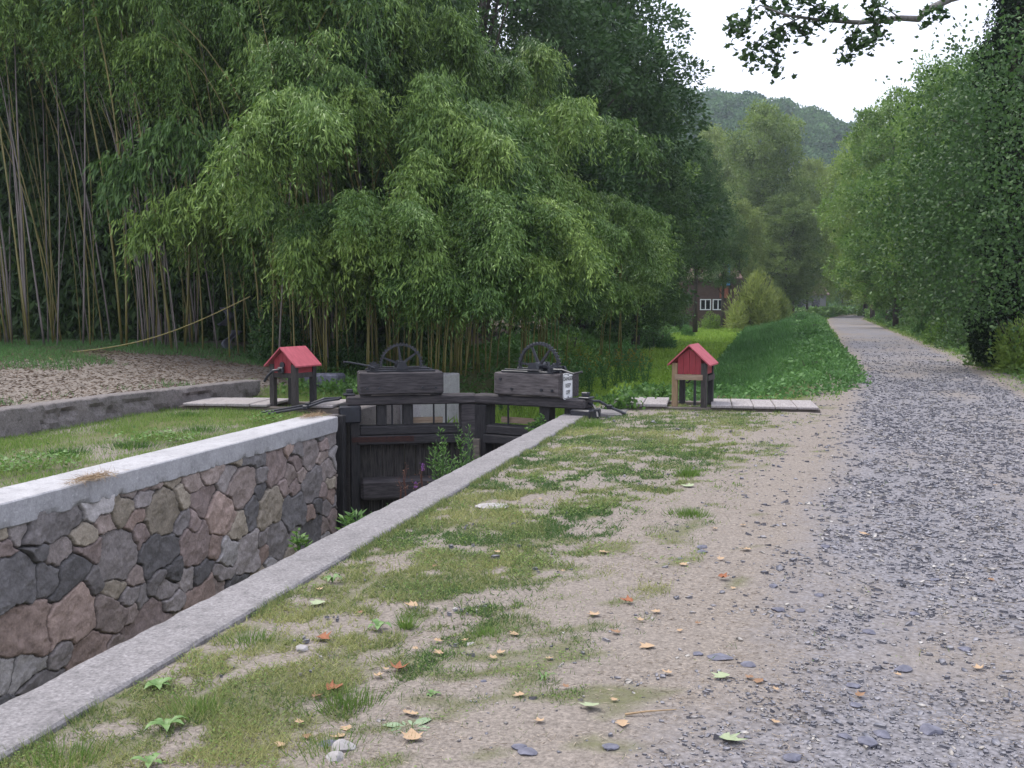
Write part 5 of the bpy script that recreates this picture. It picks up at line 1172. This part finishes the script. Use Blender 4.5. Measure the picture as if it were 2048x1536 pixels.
for i_, (px, py) in enumerate([(260, 893), (400, 862), (130, 908), (372, 832)]): tuft(px, py, 320, .11, .13, ['weedy tuft on the far lawn beside the coping', 'weedy tuft on the far lawn nearer the gate', 'weedy tuft on the far lawn near the straw clump', 'tuft of tall grass at the end of the far boardwalk'][i_], M['lf_weed'])
o = MB().tube([(0, 0, .02), (.08, .03, .028), (.19, .1, .02)], [.005, .004, .002], 6).build('twig', M['straw']); p = gp(1250, 1445); o.location = (p.x, p.y, float(ground_z(p.x, p.y))); tag(o, 'thin dry twig lying on soil near the bottom', 'twig')

# ------------------------------------------------------------------ distant houses
hp = dp(1425, 612, 92)
bh = empty('brown_house', (hp.x, hp.y, 0), YAW, 'brown house with white windows half hidden by canal trees', 'house')
MB().box(-2.6, 2.3, 0, 6, -1.5, 3.55).build('wall', M['brown_clad'], bh)
MB().prism([(-3.0, -.4, 3.56), (2.6, -.4, 3.56), (2.6, 3, 4.6), (-3.0, 3, 4.6)], (0, 0, .15)).build('roof', M['brown_clad'], bh)
for x in (-1.25, -.15, .0 + .0):
    pass
for x in (-1.1, .0):
    fw = MB()
    z0_, z1_ = .95, 1.9; x1_ = x + .95
    for q in ((x, x + .08, z0_, z1_), (x1_ - .08, x1_, z0_, z1_), (x + .081, x1_ - .081, z1_ - .08, z1_), (x + .081, x1_ - .081, z0_, z0_ + .08), (x + .43, x + .51, z0_ + .081, z1_ - .081)):
        fw.box(q[0], q[1], -.10, -.02, q[2], q[3])
    w_ = fw.build('window', M['white'], bh); MB().box(x + .085, x1_ - .085, -.05, -.03, z0_ + .085, z1_ - .085).build('pane', M['glass'], w_)
MB().box(.6, 1.3, -.3, -.02, 2.0, 3.0).build('brick_panel', M['brick_red'], bh)
bb = MB(); bb.box(.65, 1.4, -.5, -.31, 3.1, 3.4); bb.box(1.2, 1.42, -.45, -.31, 3.41, 4.9); bb.build('balcony', M['blue_paint'], bh)
MB().box(.9, 1.18, -.12, -.02, 3.6, 5.6).build('shutter', M['brick_red'], bh)
h2 = dp(1600, 608, 150)
ph = empty('pale_house', (h2.x, h2.y, 0), YAW + .2, 'pale low house glimpsed between trees at the far end of the path', 'house')
MB().box(-5, 4, 0, 5, -1, 2.6).build('wall', M['siding_pale'], ph); MB().prism([(-5.4, -.4, 2.61), (4.4, -.4, 2.61), (4.4, 2.5, 4.4), (-5.4, 2.5, 4.4)], (0, 0, .12)).build('roof', M['brown_clad'], ph)
for x in (-3.5, -.5, 1.8): MB().box(x, x + 1.2, -.06, -.01, .8, 2.0).build('window', M['glass'], ph)

# ------------------------------------------------------------------ hill with forest
hx0, hy0 = dp(1480, 600, 330).xy
def hill_z(X, Y):
    # along camera-view axes
    D = -X * ST + Y * CT; A = X * CT + Y * ST; pxx = 1024 + F * A / np.maximum(D, 1)
    ridge = np.interp(pxx, [300, 900, 1250, 1390, 1450, 1560, 1640, 1690, 1800, 2100, 2600], [150, 130, 148, 172, 168, 190, 208, 232, 235, 215, 230])
    top = (604 - ridge) / F * 400
    return top * sst(190, 400, D) * (1 - .3 * sst(410, 700, D)) - 9 * sst(120, 250, D)
hx = np.linspace(-420, 420, 60); hy = np.linspace(150, 800, 60); HX, HY = np.meshgrid(hx, hy); Xw = HX * CT - HY * ST; Yw = HX * ST + HY * CT
V = np.stack([Xw, Yw, hill_z(Xw, Yw) - .5], -1).reshape(-1, 3); i = np.arange(3600).reshape(60, 60); Fc = np.stack([i[:-1, :-1], i[:-1, 1:], i[1:, 1:], i[1:, :-1]], -1).reshape(-1, 4)
tag(link('hill', npmesh('hill', V, Fc, None, True), M['hill']), kind='structure')
nt_ = 900; A = rng.uniform(20, 175, nt_); Dh = rng.uniform(200, 412, nt_); Xh = A * CT - Dh * ST; Yh = A * ST + Dh * CT; Zh = hill_z(Xh, Yh)
nl = 420; N_ = nt_ * nl; ti = np.repeat(np.arange(nt_), nl); u = unit(rng.normal(size=(N_, 3))); rad = rng.uniform(3.2, 5.8, nt_)
lobd = unit(rng.normal(size=(nt_ * 7, 3))); lobd[:, 2] = np.abs(lobd[:, 2]); li = ti * 7 + rng.integers(0, 7, N_)
C = np.stack([Xh, Yh, Zh - 1.5 + rad * .3], -1)[ti] + lobd[li] * (rad[ti] * .55)[:, None] + u * (rad[ti] * .52)[:, None]
tt = np.repeat(rng.normal(.45, .22, nt_), nl) + rng.normal(0, .12, N_)
tag(link('hill_forest', leaves('hill_forest', C, u + rng.normal(0, .6, (N_, 3)), rng.uniform(.8, 1.5, N_), rng.uniform(.6, 1.1, N_), tt, u), M['lf_hill']), 'dense forest covering the distant hill', 'forest', kind='stuff')

# ------------------------------------------------------------------ haze
hz = MB().box(-560, 560, -70, 880, -12, 110).build('haze', None); tag(hz, kind='stuff')
hm = bpy.data.materials.new('haze_air'); hm.use_nodes = True; nt = hm.node_tree; nt.nodes.clear(); o = nt.nodes.new('ShaderNodeOutputMaterial'); v = nt.nodes.new('ShaderNodeVolumePrincipled')
v.inputs['Color'].default_value = (.80, .88, 1.0, 1); v.inputs['Density'].default_value = .0004; v.inputs['Anisotropy'].default_value = .2; nt.links.new(v.outputs[0], o.inputs['Volume']); hz.data.materials.append(hm)
tag(hz, 'thin pale bluish air haze', 'haze')

# ------------------------------------------------------------------ light
SUN_EL, SUN_AZ = R(60), R(285)      # azimuth clockwise from +Y: high on the left
w = bpy.data.worlds.new('World'); scene.world = w; w.use_nodes = True; nt = w.node_tree; nt.nodes.clear()
out = nt.nodes.new('ShaderNodeOutputWorld'); bg = nt.nodes.new('ShaderNodeBackground'); sky = nt.nodes.new('ShaderNodeTexSky'); sky.sky_type = 'NISHITA'; sky.sun_disc = False
sky.sun_elevation = SUN_EL; sky.sun_rotation = SUN_AZ; sky.air_density = 1.0; sky.dust_density = 6.0; sky.ozone_density = 1.0
mx = N(nt, 'ShaderNodeMix', data_type='RGBA'); mx.inputs[0].default_value = .72; mx.inputs[7].default_value = (8.2, 8.6, 10.2, 1); nt.links.new(sky.outputs[0], mx.inputs[6])
nt.links.new(mx.outputs[2], bg.inputs[0]); bg.inputs[1].default_value = .10; nt.links.new(bg.outputs[0], out.inputs[0])
sd = bpy.data.lights.new('sun', 'SUN'); so = bpy.data.objects.new('sun', sd); col.objects.link(so); sd.energy = 1.5; sd.angle = R(22); sd.color = (1, .97, .93)
so.rotation_euler = Vector((-math.sin(SUN_AZ) * math.cos(SUN_EL), -math.cos(SUN_AZ) * math.cos(SUN_EL), -math.sin(SUN_EL))).to_track_quat('-Z', 'Y').to_euler()
scene.view_settings.view_transform = 'Standard'; scene.view_settings.look = 'None'; scene.view_settings.exposure = 1.1; scene.view_settings.gamma = 1
scene.render.engine = 'CYCLES'
